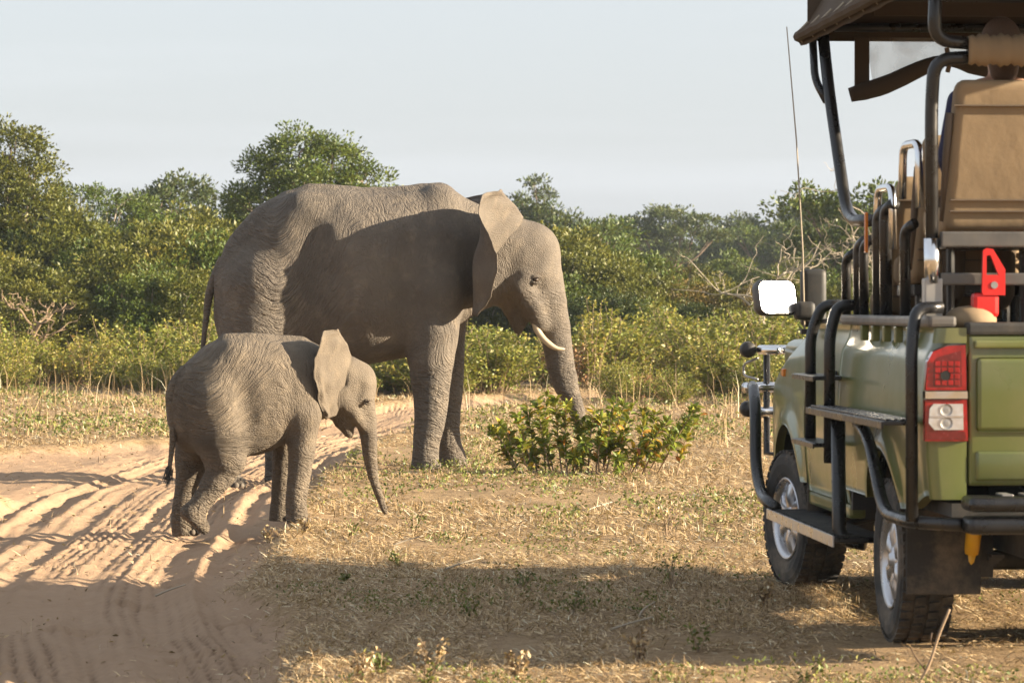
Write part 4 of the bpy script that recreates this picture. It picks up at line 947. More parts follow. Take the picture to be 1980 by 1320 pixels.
# wing mirrors and aerial
half = Vector(sun_dir); mp = Vector((VC[0], VC[1], 0)) + Matrix.Rotation(VPSI, 3, 'Z') @ Vector((2.35, 1.07, 1.645))
tocam = (Vector((0, 0, EYE)) - mp).normalized()
hn = (half * 0.93 + tocam).normalized(); hn = Matrix.Rotation(-VPSI, 3, 'Z') @ hn
for s in (1, -1):
    n = hn.copy() if s == 1 else Vector((-0.95, 0.3, 0.0)).normalized()
    q = n.to_track_quat('X', 'Z').to_matrix()
    mr = ob('wing_mirror', None, truck, (2.35, s * 1.07, 1.645)); mr.rotation_euler = q.to_euler()
    def rrect(w, h, r, k=6):
        P = []
        for cx, cy, a0 in ((w - r, h - r, 0), (-w + r, h - r, 90), (-w + r, -h + r, 180), (w - r, -h + r, 270)):
            for t in np.linspace(0, 90, k): P.append((cx + r * math.cos(rad(a0 + t)), cy + r * math.sin(rad(a0 + t))))
        return P
    o = rrect(0.135, 0.096, 0.05); N_ = len(o); V = []; F = []
    for x, sc_ in ((0.0, 1.0), (-0.02, 1.05), (-0.06, 0.98), (-0.085, 0.75), (-0.09, 0.3)):
        V += [(x, a * sc_, b * sc_) for a, b in o]
    for i in range(4): F += [(i * N_ + j, i * N_ + (j + 1) % N_, (i + 1) * N_ + (j + 1) % N_, (i + 1) * N_ + j) for j in range(N_)]
    F.append(tuple(4 * N_ + j for j in range(N_)))
    part('mirror_housing', (np.array(V), F), M['dark_steel'], mr, True)
    g = rrect(0.127, 0.088, 0.045)
    part('mirror_glass', (np.array([(-0.004, a, b) for a, b in g]), [tuple(range(len(g)))]), M['mirror'], mr)
    part('mirror_arm', join([box(2.36, 2.50, min(s * .86, s * .97), max(s * .86, s * .97), 1.52, 1.62, 0.03, 3), box(2.47, 2.57, min(s * .78, s * .92), max(s * .78, s * .92), 1.48, 1.80, 0.035, 3)]), M['plastic'], truck, True)
part('aerial', tube([(2.45, 0.91, 1.45), (2.45, 0.92, 1.9), (2.45, 0.955, 2.5), (2.45, 1.01, 3.13)], [0.006, 0.005, 0.004, 0.003], 6), M['bark_pale'], truck)
part('aerial_base', join([box(2.42, 2.48, 0.87, 0.93, 1.44, 1.47, 0.005)]), M['plastic'], truck)
part('windscreen_stub', tube([(2.0, 0.78, 1.52), (1.95, 0.76, 1.82)], 0.015, 8), M['bark_pale'], truck)

# passenger on the rear seat
def person():
    f = Field((-0.35, -0.34, -0.5), (0.75, 0.34, 1.0), 0.0125)
    f.chain([(0, 0, 0.02, .15), (0.0, 0, .2, .135), (-.03, 0, .42, .13), (-.04, 0, .5, .09)], .06, 1.25)
    for s in (-1, 1):
        f.chain([(-.04, s * .1, .5, .07), (-.04, s * .19, .47, .06), (.04, s * .235, .22, .045), (.26, s * .16, .1, .036), (.33, s * .13, .10, .03)], .05)
        f.chain([(0.02, s * .1, .0, .1), (.42, s * .12, .02, .08), (.45, s * .12, -.05, .065), (.43, s * .12, -.4, .05), (.5, s * .12, -.44, .045), (.58, s * .13, -.45, .035)], .05)
        for k in range(4): f.chain([(.34, s * (.105 + .018 * k), .105, .009), (.38 - .004 * abs(k - 1.5), s * (.10 + .018 * k), .10, .0085), (.40 - .006 * abs(k - 1.5), s * (.10 + .018 * k), .082, .008)], .008)
        f.chain([(.33, s * .10, .1, .011), (.355, s * .085, .085, .009)], .01)
    f.chain([(-.04, 0, .5, .055), (-.025, 0, .6, .052)], .03)
    f.ball((-.02, 0, .72), (.098, .077, .118), .03); f.chain([(.04, 0, .65, .045), (.05, 0, .625, .035)], .03)
    f.chain([(.075, 0, .735, .012), (.1, 0, .705, .016)], .015)
    for s in (-1, 1):
        f.ball((-.02, s * .08, .71), (.02, .012, .03), .012); f.chain([(.085, s * .03, .73, .012), (.075, s * .03, .73, .014)], .01, mode='cut')
    f.chain([(.088, -.02, .655, .006), (.088, .02, .655, .006)], .006, mode='cut')
    V, F = f.surface(); root = thing('person', (0, 0, 0), 'passenger in navy clothing with brown hair on the rear truck seat', 'person')
    me = mesh('body', V, F, [M['navy'], M['skin'], M['canvas']], True)
    cz = V[F].mean(1); mi = np.where((cz[:, 2] > .545) | (cz[:, 0] > .24) & (cz[:, 2] > .055) & (cz[:, 2] < .16), 1, np.where((cz[:, 2] < .1) & (cz[:, 0] > -.05), 2, 0))
    me.polygons.foreach_set('material_index', mi.astype(np.int32)); ob('body', me, root)
    h = Field((-.2, -.16, .5), (.14, .16, .9), 0.011)
    h.ball((-.035, 0, .745), (.11, .092, .115), .02); h.chain([(-.09, 0, .72, .07), (-.10, 0, .6, .05)], .03, 1.3); h.chain([(.09, -.09, .68, .07), (.09, .09, .68, .07)], .02, mode='cut')
    hv, hf = h.surface(); ob('hair', mesh('hair', hv, hf, M['hair'], True), root)
    return root
pr = person(); R3 = Matrix.Rotation(VPSI, 4, 'Z'); o_ = R3 @ Vector((-0.62, 0.50, 2.06)); pr.location = (VC[0] + o_.x, VC[1] + o_.y, o_.z); pr.rotation_euler = (0, 0, VPSI)

# ------------------------------------------------------------------ vegetation
def leaf_quads(Cn, D, L, W, fold=0.25):
    """one bent four-cornered leaf per centre: D = leaf direction, L length, W width"""
    n = len(Cn); D = D / (np.linalg.norm(D, axis=1)[:, None] + 1e-9)
    R = rng.normal(size=(n, 3)); S = np.cross(D, R); S /= np.linalg.norm(S, axis=1)[:, None] + 1e-9; N = np.cross(D, S)
    L = np.broadcast_to(L, (n,))[:, None]; W = np.broadcast_to(W, (n,))[:, None]
    a = Cn - D * L * 0.5; c = Cn + D * L * 0.5 - N * L * fold * 0.5
    b = Cn + S * W * 0.5 - D * L * 0.05 + N * W * fold; d = Cn - S * W * 0.5 - D * L * 0.05 + N * W * fold
    V = np.stack([a, b, c, d], 1).reshape(-1, 3)
    return V, np.arange(4 * n).reshape(n, 4)

def unit(n):
    v = rng.normal(size=(n, 3)); return v / np.linalg.norm(v, axis=1)[:, None]

def crown_leaves(lumps, nclump, nleaf, L, W, cr, up=0.15, hollow=0.55):
    """leaf clumps spread over the shells of several lumps"""
    Cs, Ns, K = [], [], []
    vol = np.array([l[3] * l[4] for l in lumps]); share = vol / vol.sum()
    for (x, y, z, rx, rz), s in zip(lumps, share):
        k = max(3, int(nclump * s)); u = unit(k); r = rng.uniform(hollow, 1.0, k) ** 0.6
        u[:, 2] = np.where(u[:, 2] < -0.3, -u[:, 2] * 0.6, u[:, 2])
        Cs.append(np.array((x, y, z)) + u * r[:, None] * np.array((rx, rx, rz))); Ns.append(u); K.append(rng.uniform(0, 1, k))
    Cs, Ns, K = np.concatenate(Cs), np.concatenate(Ns), np.concatenate(K)
    m = len(Cs); crs = cr * rng.uniform(0.6, 1.3, m)
    idx = np.repeat(np.arange(m), nleaf); q = unit(len(idx)); rr = rng.uniform(0.25, 1, len(idx)) ** 0.5
    P = Cs[idx] + q * rr[:, None] * crs[idx][:, None] * np.array((1, 1, 0.75))
    P = P[:, :] ; P[:, 2] = np.maximum(P[:, 2], 0.04)
    D = q + 0.6 * Ns[idx] + rng.normal(0, 0.5, P.shape) + np.array((0, 0, up))
    sz = rng.uniform(0.7, 1.25, len(P))
    V, F = leaf_quads(P, D, L * sz, W * sz)
    rnd = np.clip(0.5 * K[idx] + 0.5 * rng.uniform(0, 1, len(idx)), 0, 1)
    return V, F, np.repeat(rnd, 4), Cs

def limbs(base, targets, r0, sub, trunk_top):
    """trunk, limbs to each lump and thin branches to some clumps"""
    out = []; base = np.array(base, float); top = np.array(trunk_top, float)
    mid = (base + top) / 2 + rng.normal(0, 0.06, 3) * (top[2])
    tr = crom([base - (0, 0, 0.1), mid, top], 5); out.append(tube(tr, np.linspace(r0, r0 * 0.62, len(tr)), 8, False))
    for t in targets:
        t = np.array(t, float); s = tr[rng.integers(len(tr) // 2, len(tr))]
        c = (s + t) / 2 + np.array((0, 0, -0.12 * np.linalg.norm(t - s))) + rng.normal(0, 0.05, 3) * np.linalg.norm(t - s)
        P = crom([s, c, t], 5); out.append(tube(P, np.linspace(r0 * 0.5, r0 * 0.12, len(P)), 6, False))
        if len(sub):
            d = np.linalg.norm(sub - t, axis=1)
            for k in np.argsort(d)[:5]:
                e = sub[k]; s2 = P[rng.integers(4, len(P))]; out.append(tube([s2, (s2 + e) / 2 + rng.normal(0, 0.06, 3), e], [r0 * 0.14, r0 * 0.1, r0 * 0.04], 4, False))
    return join(out)

def tree_meshes(name, lumps, nclump, nleaf, L, W, cr, leafmat, barkmat, r0, top, hollow=0.55):
    V, F, rnd, Cs = crown_leaves(lumps, nclump, nleaf, L, W, cr, hollow=hollow)
    tv, tf = limbs((0, 0, 0), [l[:3] for l in lumps], r0, Cs, top)
    return mesh(name + '_trunk', tv, tf, barkmat, True), mesh(name + '_crown', V, F, leafmat, False, {'rnd': rnd})

def plant(name, meshes, loc, rotz, sc, label, cat, group=None, sz=None, names=('trunk', 'crown')):
    r = thing(name, loc, label, cat, group, rotz); r.scale = (sc, sc, sz or sc)
    for n, me in zip(names, meshes): ob(n, me, r)
    return r

def lumps_round(n, R, z0, z1, r, flat=0.8):
    out = []
    for i in range(n):
        a = 2 * math.pi * (i + rng.uniform(-.3, .3)) / n * 1.618 * 2; t = (i + 0.5) / n; rr = R * math.sqrt(rng.uniform(0.1, 1)) * math.sin(math.pi * (0.12 + 0.76 * t)) ** 0.5
        s = r * rng.uniform(0.75, 1.2); out.append((rr * math.cos(a), rr * math.sin(a), z0 + (z1 - z0) * t, s, s * flat))
    return out

TR = {}
# the broad tree behind the big elephant
TR['broad'] = tree_meshes('broad', [(0, 0, 5.5, 1.0, .75), (.95, .2, 5.35, .85, .65), (1.75, .1, 4.75, .85, .6), (-.9, .3, 4.95, .85, .65), (-.1, -.8, 4.5, 1.0, .8), (1.1, -.7, 4.2, .9, .7), (-1.45, -.3, 4.0, .8, .65), (2.15, .2, 4.1, .7, .5), (-.6, .7, 4.2, .9, .7), (.5, .9, 4.6, .9, .7), (-1.9, .1, 3.2, .9, .8), (-1.2, -.6, 2.8, 1.0, .9), (.2, -.6, 3.2, 1.1, .8), (1.5, .2, 3.3, 1.0, .7), (-2.1, -.4, 2.3, .9, .9)], 520, 64, .10, .05, .34, M['leaf_green'], M['bark'], .2, (0, 0, 2.6), .5)
TR['tall'] = tree_meshes('tall', [(0, 0, 5.4, .9, .8), (.7, .2, 4.7, .9, .8), (-.8, .1, 4.6, 1.0, .8), (.1, -.6, 4.0, 1.1, .9), (1.0, -.2, 3.5, 1.0, .9), (-1.1, -.3, 3.3, 1.1, .9), (.1, .6, 3.3, 1.2, 1.0), (.6, -.7, 2.6, 1.1, .9), (-.7, -.6, 2.3, 1.1, .9), (1.2, .2, 2.2, 1.0, .9), (0, -.5, 1.4, 1.3, 1.0), (-1.2, .2, 1.5, 1.0, .9), (1.2, -.2, 1.2, 1.0, .9)], 560, 62, .095, .048, .33, M['leaf_olive'], M['bark'], .16, (0, 0, 2.2), .5)
TR['feathery'] = tree_meshes('feathery', [(-.9, 0, 3.9, 1.0, .35), (.1, .2, 4.3, 1.0, .35), (1.0, 0, 4.0, 1.0, .35), (1.8, .1, 3.5, .9, .35), (-.3, -.6, 3.3, 1.1, .5), (.9, -.5, 3.0, 1.1, .5), (-1.3, .2, 3.0, 1.0, .5), (0, .4, 2.4, 1.3, .7), (1.3, -.2, 2.1, 1.1, .7), (-.9, -.3, 1.8, 1.2, .8), (.3, -.4, 1.2, 1.3, .8)], 430, 60, .09, .04, .32, M['leaf_green'], M['bark_pale'], .13, (.1, 0, 1.9), .45)
TR['roundA'] = tree_meshes('roundA', lumps_round(11, 1.5, 1.6, 4.6, 1.0), 330, 36, .15, .075, .36, M['leaf_dark'], M['bark'], .16, (0, 0, 2.0))
TR['roundB'] = tree_meshes('roundB', lumps_round(12, 1.8, 1.2, 4.0, 1.05, .7), 330, 36, .15, .075, .36, M['leaf_green'], M['bark'], .16, (0, 0, 1.7))
TR['umbrella'] = tree_meshes('umbrella', [(0, 0, 5.2, 1.5, .5), (1.3, .2, 4.9, 1.2, .45), (-1.4, 0, 4.8, 1.2, .45), (.5, -.6, 4.4, 1.4, .5), (-.7, .6, 4.3, 1.3, .5), (2.1, 0, 4.3, .9, .4), (-2.1, .1, 4.2, .9, .4), (0, 0, 3.4, 1.5, .6)], 260, 34, .17, .08, .4, M['leaf_dark'], M['bark'], .15, (0, 0, 3.0), .4)
TR['spindly'] = tree_meshes('spindly', [(0, 0, 5.6, .5, .35), (.5, 0, 5.1, .5, .3), (-.5, .1, 4.9, .5, .3), (.1, .2, 4.3, .7, .4), (-.3, -.2, 3.6, .8, .5), (.4, 0, 3.2, .9, .5)], 110, 24, .15, .07, .32, M['leaf_dark'], M['bark'], .1, (0, 0, 4.2), .4)
BU = {}
for nm, mt_, sd in (('bushA', 'leaf_olive', 1), ('bushB', 'leaf_green', 2), ('bushC', 'leaf_brown', 3), ('bushD', 'leaf_olive', 4), ('bushE', 'leaf_dark', 5)):
    rng = np.random.default_rng(100 + sd)
    lm = lumps_round(10, 1.25, 0.55, 2.3, .72, .8) + [(rng.uniform(-1, 1), rng.uniform(-1, 1), .5, .8, .55) for _ in range(3)]
    BU[nm] = tree_meshes(nm, lm, 340, 56, .09, .043, .27, M[mt_], M['bark_pale'] if sd in (1, 4) else M['bark'], .07, (0, 0, .8), .5)
rng = np.random.default_rng(21)

def shrub_meshes(name, h, spread, nst, L, leafmat, nl=46, droop=0.25):
    """stems arching out of one root into a loose dome, leaves along each stem"""
    st, P, D = [], [], []
    for i in range(nst):
        a = rng.uniform(0, 2 * math.pi); r = spread * math.sqrt(rng.uniform(0, 1)); b = np.array((math.cos(a), math.sin(a), 0)) * r * 0.3
        hh = h * (1 - .55 * (r / spread) ** 2) * rng.uniform(0.7, 1.1); tip = np.array((math.cos(a) * r, math.sin(a) * r, hh)) + rng.normal(0, .07, 3)
        Q = crom([b, b * 0.5 + tip * 0.5 + np.array((-math.cos(a), -math.sin(a), 1.2)) * 0.05, tip], 5); st.append(tube(Q, np.linspace(.008, .003, len(Q)), 4, False))
        t = rng.uniform(0.08, 1, nl) ** 0.7; k = t * (len(Q) - 1); i0 = np.minimum(k.astype(int), len(Q) - 2); p = Q[i0] + (Q[i0 + 1] - Q[i0]) * (k - i0)[:, None]
        o = unit(nl) * np.array((1, 1, .5)) + np.array((0, 0, .25)); o /= np.linalg.norm(o, axis=1)[:, None]
        P.append(p + o * L * rng.uniform(.5, 1.5, nl)[:, None]); D.append(o - np.array((0, 0, droop)))
    P, D = np.concatenate(P), np.concatenate(D); P[:, 2] = np.maximum(P[:, 2], 0.03); s = rng.uniform(.6, 1.25, len(P))
    V, F = leaf_quads(P, D, L * s, L * .5 * s)
    rnd = np.clip(np.repeat(rng.uniform(0, 1, nst), nl) * .4 + rng.uniform(0, .68, len(P)), 0, 1)
    sv, sf = join(st)
    return mesh(name + '_stems', sv, sf, M['twig']), mesh(name + '_foliage', V, F, leafmat, False, {'rnd': np.repeat(rnd, 4)})
SH = [shrub_meshes('shrub', h, s, n, L, M['leaf_shrub'], nl) for h, s, n, L, nl in ((1.2, .95, 60, .085, 44), (1.05, 1.1, 64, .08, 44), (1.35, .9, 58, .085, 46), (.95, 1.0, 60, .078, 42), (1.15, 1.05, 66, .08, 42), (.8, .9, 54, .075, 40))]
SHT = [shrub_meshes('sapling', 1.6, .45, 12, .08, M['leaf_shrub'], 60), shrub_meshes('sapling', 1.45, .4, 10, .08, M['leaf_shrub'], 56)]
M['leaf_dry'] = leaf_mat('leaf_dry', [(0.0, (0.16, 0.07, 0.03)), (0.5, (0.26, 0.13, 0.06)), (1.0, (0.36, 0.24, 0.11))], hue=0.2)
SHD = [shrub_meshes('dry_shrub', .95, .5, 22, .08, M['leaf_dry'], 26), shrub_meshes('dry_shrub', .75, .6, 20, .08, M['leaf_dry'], 22)]

def pt(px, d, sink=0.0):
    x = (px - 990.0) / FPX * d; return (x, d, terrain(x, d) - sink)
# trees that can be told apart
def tree(kind, px, d, sc, rot, label, group=None, nm='savanna_tree', sz=None): return plant(nm, TR[kind], pt(px, d, .05), rad(rot), sc, label, 'tree', group, sz)
tree('broad', 580, 95, 1.10, 20, 'broad dark green tree rising behind the big elephant\'s rump')
tree('tall', 22, 84, 1.04, 40, 'tall olive tree with a domed crown, tallest of the left thicket')
tree('tall', -70, 88, 1.0, 200, 'olive tree standing half behind the tallest tree')
tree('feathery', 150, 90, 1.08, 10, 'feathery flat-topped green tree beside the tallest olive tree')
tree('roundA', 308, 132, 1.28, 70, 'dark rounded tree far off in the gap between two nearer trees')
tree('roundB', 385, 100, .98, 150, 'low dark tree leaning against the broad tree')
tree('roundA', 445, 104, .85, 10, 'dark low tree tucked beneath the broad tree')
tree('umbrella', 1295, 215, 1.42, 0, 'flat-crowned tree standing alone on the skyline beyond the olive bushes')
tree('spindly', 1032, 190, 1.55, 30, 'thin spindly tree rising above the skyline beside the elephant\'s forehead')
tree('roundB', 1120, 150, 1.33, 60, 'wide green tree crown beyond the elephant\'s head', sz=1.25)
tree('roundA', 1060, 165, 1.3, 160, 'dark crown next to the thin spindly tree')
tree('roundB', 1665, 120, 1.35, 300, 'green tree crown seen through the truck\'s roof posts', sz=1.35)
far = [(925, 230, 'roundA', 1.35), (965, 250, 'umbrella', 1.25), (1000, 240, 'roundB', 1.6), (1180, 230, 'umbrella', 1.32), (1215, 245, 'roundA', 1.55), (1245, 225, 'roundB', 1.35), (1340, 240, 'roundB', 1.38), (1378, 255, 'roundA', 1.3),
       (1420, 235, 'umbrella', 1.22), (1450, 250, 'roundA', 1.65), (1490, 230, 'roundB', 1.7), (1530, 240, 'umbrella', 1.3), (1560, 250, 'roundA', 1.7), (1595, 230, 'roundB', 1.75), (1630, 245, 'umbrella', 1.35), (1690, 235, 'roundA', 1.7), (1740, 240, 'roundB', 1.7), (1800, 230, 'roundA', 1.6),
       (1860, 240, 'roundB', 1.6), (1920, 235, 'umbrella', 1.3), (1990, 240, 'roundA', 1.6), (2060, 235, 'roundB', 1.6), (240, 200, 'roundB', 1.3), (215, 240, 'roundA', 1.4), (360, 230, 'umbrella', 1.3), (400, 240, 'roundA', 1.7), (740, 240, 'roundA', 1.45), (700, 250, 'roundB', 1.5), (780, 230, 'umbrella', 1.15), (850, 240, 'roundB', 1.5), (-80, 230, 'roundA', 1.6)]
for i, (px, d, k, s) in enumerate(far):
    tree(k, px, d, s * rng.uniform(.94, 1.05), rng.uniform(0, 360), ('flat-topped ' if k == 'umbrella' else 'rounded ') + 'hazy tree on the horizon ' + ('beyond the left thicket' if px < 500 else 'beyond the big elephant' if px < 1010 else 'beside the flat-crowned skyline tree' if px < 1400 else 'behind the pale dead tree' if px < 1580 else 'beyond the truck'), 'trees along the horizon', 'distant_tree')

# dense bushes behind the shrub belt
def bush(kind, px, d, sc, label, group, sz=None): return plant('bush', BU[kind], pt(px, d, .08), rng.uniform(0, 6.28), sc, label, 'bush', group, sz)
left_b = [(-60, 74, 'bushA', 1.0), (20, 77, 'bushD', 1.1), (100, 75, 'bushA', .98), (60, 72, 'bushA', .8), (150, 78, 'bushB', 1.15), (195, 74, 'bushD', 1.05), (230, 80, 'bushA', 1.35), (275, 76, 'bushD', 1.15), (315, 79, 'bushA', 1.3), (350, 75, 'bushB', 1.12), (385, 78, 'bushD', 1.25), (130, 82, 'bushE', 1.3),
          (170, 84, 'bushE', 1.35), (330, 73, 'bushA', .9), (250, 73, 'bushB', .92), (420, 77, 'bushB', 1.2), (460, 80, 'bushE', 1.2), (300, 84, 'bushD', 1.45), (375, 85, 'bushC', 1.4), (60, 82, 'bushD', 1.4), (0, 84, 'bushE', 1.4)]
COLB = dict(bushA='olive', bushB='green', bushC='brownish', bushD='yellowish', bushE='dark green')
for px, d, k, s in left_b:
    w = 'at the foot of the tallest olive tree' if px < 80 else 'below the feathery flat-topped tree' if px < 210 else 'before the far rounded tree' if px < 345 else 'beside the big elephant\'s tail'
    bush(k, px, d, s, ('large ' if s > 1.2 else '') + COLB[k] + ' bush in the thicket ' + w, 'bushes of the left thicket')
right_b = [(700, 82, 'bushB', 1.1), (760, 84, 'bushA', 1.1), (820, 83, 'bushE', 1.1), (900, 82, 'bushD', 1.1), (950, 84, 'bushE', 1.2), (1000, 86, 'bushB', 1.4), (1045, 82, 'bushA', 1.25), (1095, 88, 'bushB', 1.5), (1085, 84, 'bushD', 1.35), (1140, 86, 'bushA', 1.55), (1175, 82, 'bushD', 1.35), (1120, 79, 'bushB', 1.0), (1200, 88, 'bushB', 1.45),
           (1225, 80, 'bushA', 1.15), (1255, 85, 'bushC', 1.3), (1300, 82, 'bushC', 1.22), (1330, 88, 'bushA', 1.3), (1365, 83, 'bushC', 1.2), (1410, 86, 'bushD', 1.25), (1440, 81, 'bushC', 1.18), (1480, 85, 'bushA', 1.25), (1520, 82, 'bushD', 1.25), (1560, 86, 'bushB', 1.35), (1610, 83, 'bushA', 1.25), (1660, 86, 'bushE', 1.4), (1710, 84, 'bushD', 1.3), (1770, 85, 'bushA', 1.3), (1830, 84, 'bushB', 1.3),
           (1890, 85, 'bushD', 1.3), (1950, 84, 'bushA', 1.3), (2020, 85, 'bushB', 1.3), (1160, 77, 'bushE', .85), (1270, 78, 'bushB', .95), (1345, 77, 'bushE', .95), (1420, 77, 'bushD', .9), (1490, 78, 'bushB', .95)]
right_b = [(px, d, k, s * (.86 if px < 1230 else .68)) for px, d, k, s in right_b]
for px, d, k, s in right_b:
    w = 'behind the big elephant\'s body' if px < 930 else 'behind the elephant\'s forehead' if px < 1110 else 'below the wide green tree crown' if px < 1240 else 'before the flat-crowned skyline tree' if px < 1380 else 'near the pale dead tree' if px < 1550 else 'beyond the truck'
    bush(k, px, d, s, ('large ' if s > 1.2 else '') + COLB[k] + ' bush in the thicket ' + w, 'bushes of the right thicket')
mid_b = [(px, d, k, s) for d, n, s0 in ((118, 15, 1.1), (150, 18, 1.35)) for px, k, s in [(880 + 1250 * (i + rng.uniform(0, .8)) / n, ['bushA', 'bushB', 'bushE', 'bushD', 'bushC'][rng.integers(5)], s0 * rng.uniform(.85, 1.1)) for i in range(n)]]
for px, d, k, s in mid_b: bush(k, px, d, s, COLB[k] + ' bush between the near thicket and the horizon trees, ' + ('behind the elephant\'s head' if px < 1150 else 'near the flat-crowned skyline tree' if px < 1400 else 'beyond the truck'), 'bushes in the middle distance')
for px, d, k, s in [(640, 110, 'bushB', 1.5), (560, 112, 'bushA', 1.5), (740, 115, 'bushE', 1.4), (220, 110, 'bushE', 1.4), (290, 108, 'bushB', 1.5), (480, 98, 'bushE', 1.6), (620, 96, 'bushE', 1.5), (690, 99, 'bushB', 1.3)]:
    bush(k, px, d, s, COLB[k] + ' bush ' + ('beneath the broad tree' if px > 450 else 'behind the left thicket, under the far rounded tree'), 'bushes behind the left thicket')

# bare and pale branched trees
def bare(name, px, d, h, n, label, mat, sp=1.0):
    r = thing(name, pt(px, d, .05), label, 'tree'); tr = crom([(0, 0, 0), (.06 * h, 0, h * .25), (-.05 * h, .1, h * .45), (.03 * h, 0, h * .62)], 5); out = [tube(tr, np.linspace(.06, .035, len(tr)), 7, False)]; br = []
    def wig(s0, e0, k, r0, r1, seg):
        q = [s0 + (e0 - s0) * t + (rng.normal(0, k, 3) if 0 < t < 1 else 0) for t in np.linspace(0, 1, 5)]; P = crom(q, 3); br.append(tube(P, np.linspace(r0, r1, len(P)), seg, False)); return P
    for i in range(n):
        s0 = tr[rng.integers(6, len(tr))]; a = 2 * math.pi * (i + rng.uniform(0, .6)) / n; l = h * rng.uniform(.25, .45)
        P = wig(s0, s0 + np.array((math.cos(a) * .9 * sp, math.sin(a) * .5 * sp, rng.uniform(.3, .9))) * l, .07 * l, .028, .012, 5)
        for _ in range(4):
            s2 = P[rng.integers(4, len(P))]; Q = wig(s2, s2 + (rng.normal(0, 1, 3) * np.array((1, .6, .5)) + (0, 0, .6)) * .32 * l, .04 * l, .012, .006, 4)
            for _ in range(2): s3 = Q[rng.integers(4, len(Q))]; wig(s3, s3 + (rng.normal(0, 1, 3) + (0, 0, .4)) * .14 * l, .02 * l, .007, .004, 3)
    ob('trunk', mesh('bare_trunk', *join(out), mat, True), r); ob('branches', mesh('bare_branches', *join(br), mat), r); return r
bare('bare_tree', 1480, 76, 3.3, 8, 'pale leafless dead tree standing among the bushes near the truck', M['bark_pale'])
bare('bare_tree', 1662, 105, 5.6, 7, 'leafless twiggy tree seen between the truck\'s roof posts', M['bark_pale'], .4)
bare('bare_tree', 72, 71, 2.0, 6, 'pale-stemmed forked small tree at the foot of the left thicket', M['twig'])

# belt of low shrubs
n_sh = 0
for i in range(1500):
    d = 50 + 27 * rng.uniform(0, 1) ** 1.15; px = rng.uniform(-260, 2250); x = (px - 990) / FPX * d
    front = 60.5 + 2.5 * math.sin(px * .013) if px < 420 else (57 if px < 940 else 52.5 + 2.0 * math.sin(px * .011 + 1.0) + (2.0 if px < 1200 else 0) + (2.5 if px > 1330 else 0))
    if d < front: continue
    if (d - front) > 5 and rng.uniform() < .5: continue
    ta, _, ha = trackco(np.array([x]), np.array([d]), TA)
    if abs(ta[0]) < ha[0] + .5 or terrain(x, d, True)[1] > .1: continue
    hm = .62 + .42 * float(sst(0, 7, d - front)) + .2 * vn(np.array([x * .3]), np.array([d * .3]), s=40)[0]
    if px > 1080 and d > 60: hm *= 1.2
    sc = hm * rng.uniform(.74, 1.06); u = rng.uniform()
    zone = 'before the left thicket' if px < 420 else 'behind the big elephant' if px < 940 else 'behind the trunk\'s leafy bush' if px < 1270 else 'between leafy bush and truck' if px < 1560 else 'hidden beyond the truck'
    zone = ('at the shrub belt\'s front edge ' if d - front < 3 else 'deep in the belt ') + zone; sz_ = 'small ' if sc < .8 else 'large ' if sc > 1.05 else ''
    if u < .12: ms, nm, lb = SHD[rng.integers(2)], 'dry_shrub', sz_ + 'dry reddish-brown shrub ' + zone
    elif u < .18: ms, nm, lb = SHT[rng.integers(2)], 'sapling', sz_ + 'slender upright sapling ' + zone
    else: ms, nm, lb = SH[rng.integers(6)], 'low_shrub', sz_ + 'low yellow-green shrub ' + zone
    plant(nm, ms, (x, d, terrain(x, d) - .03), rng.uniform(0, 6.28), sc, lb, 'shrub', 'low shrubs before the thickets', names=('stems', 'foliage')); n_sh += 1
    if n_sh >= 290: break
print('shrubs', n_sh)

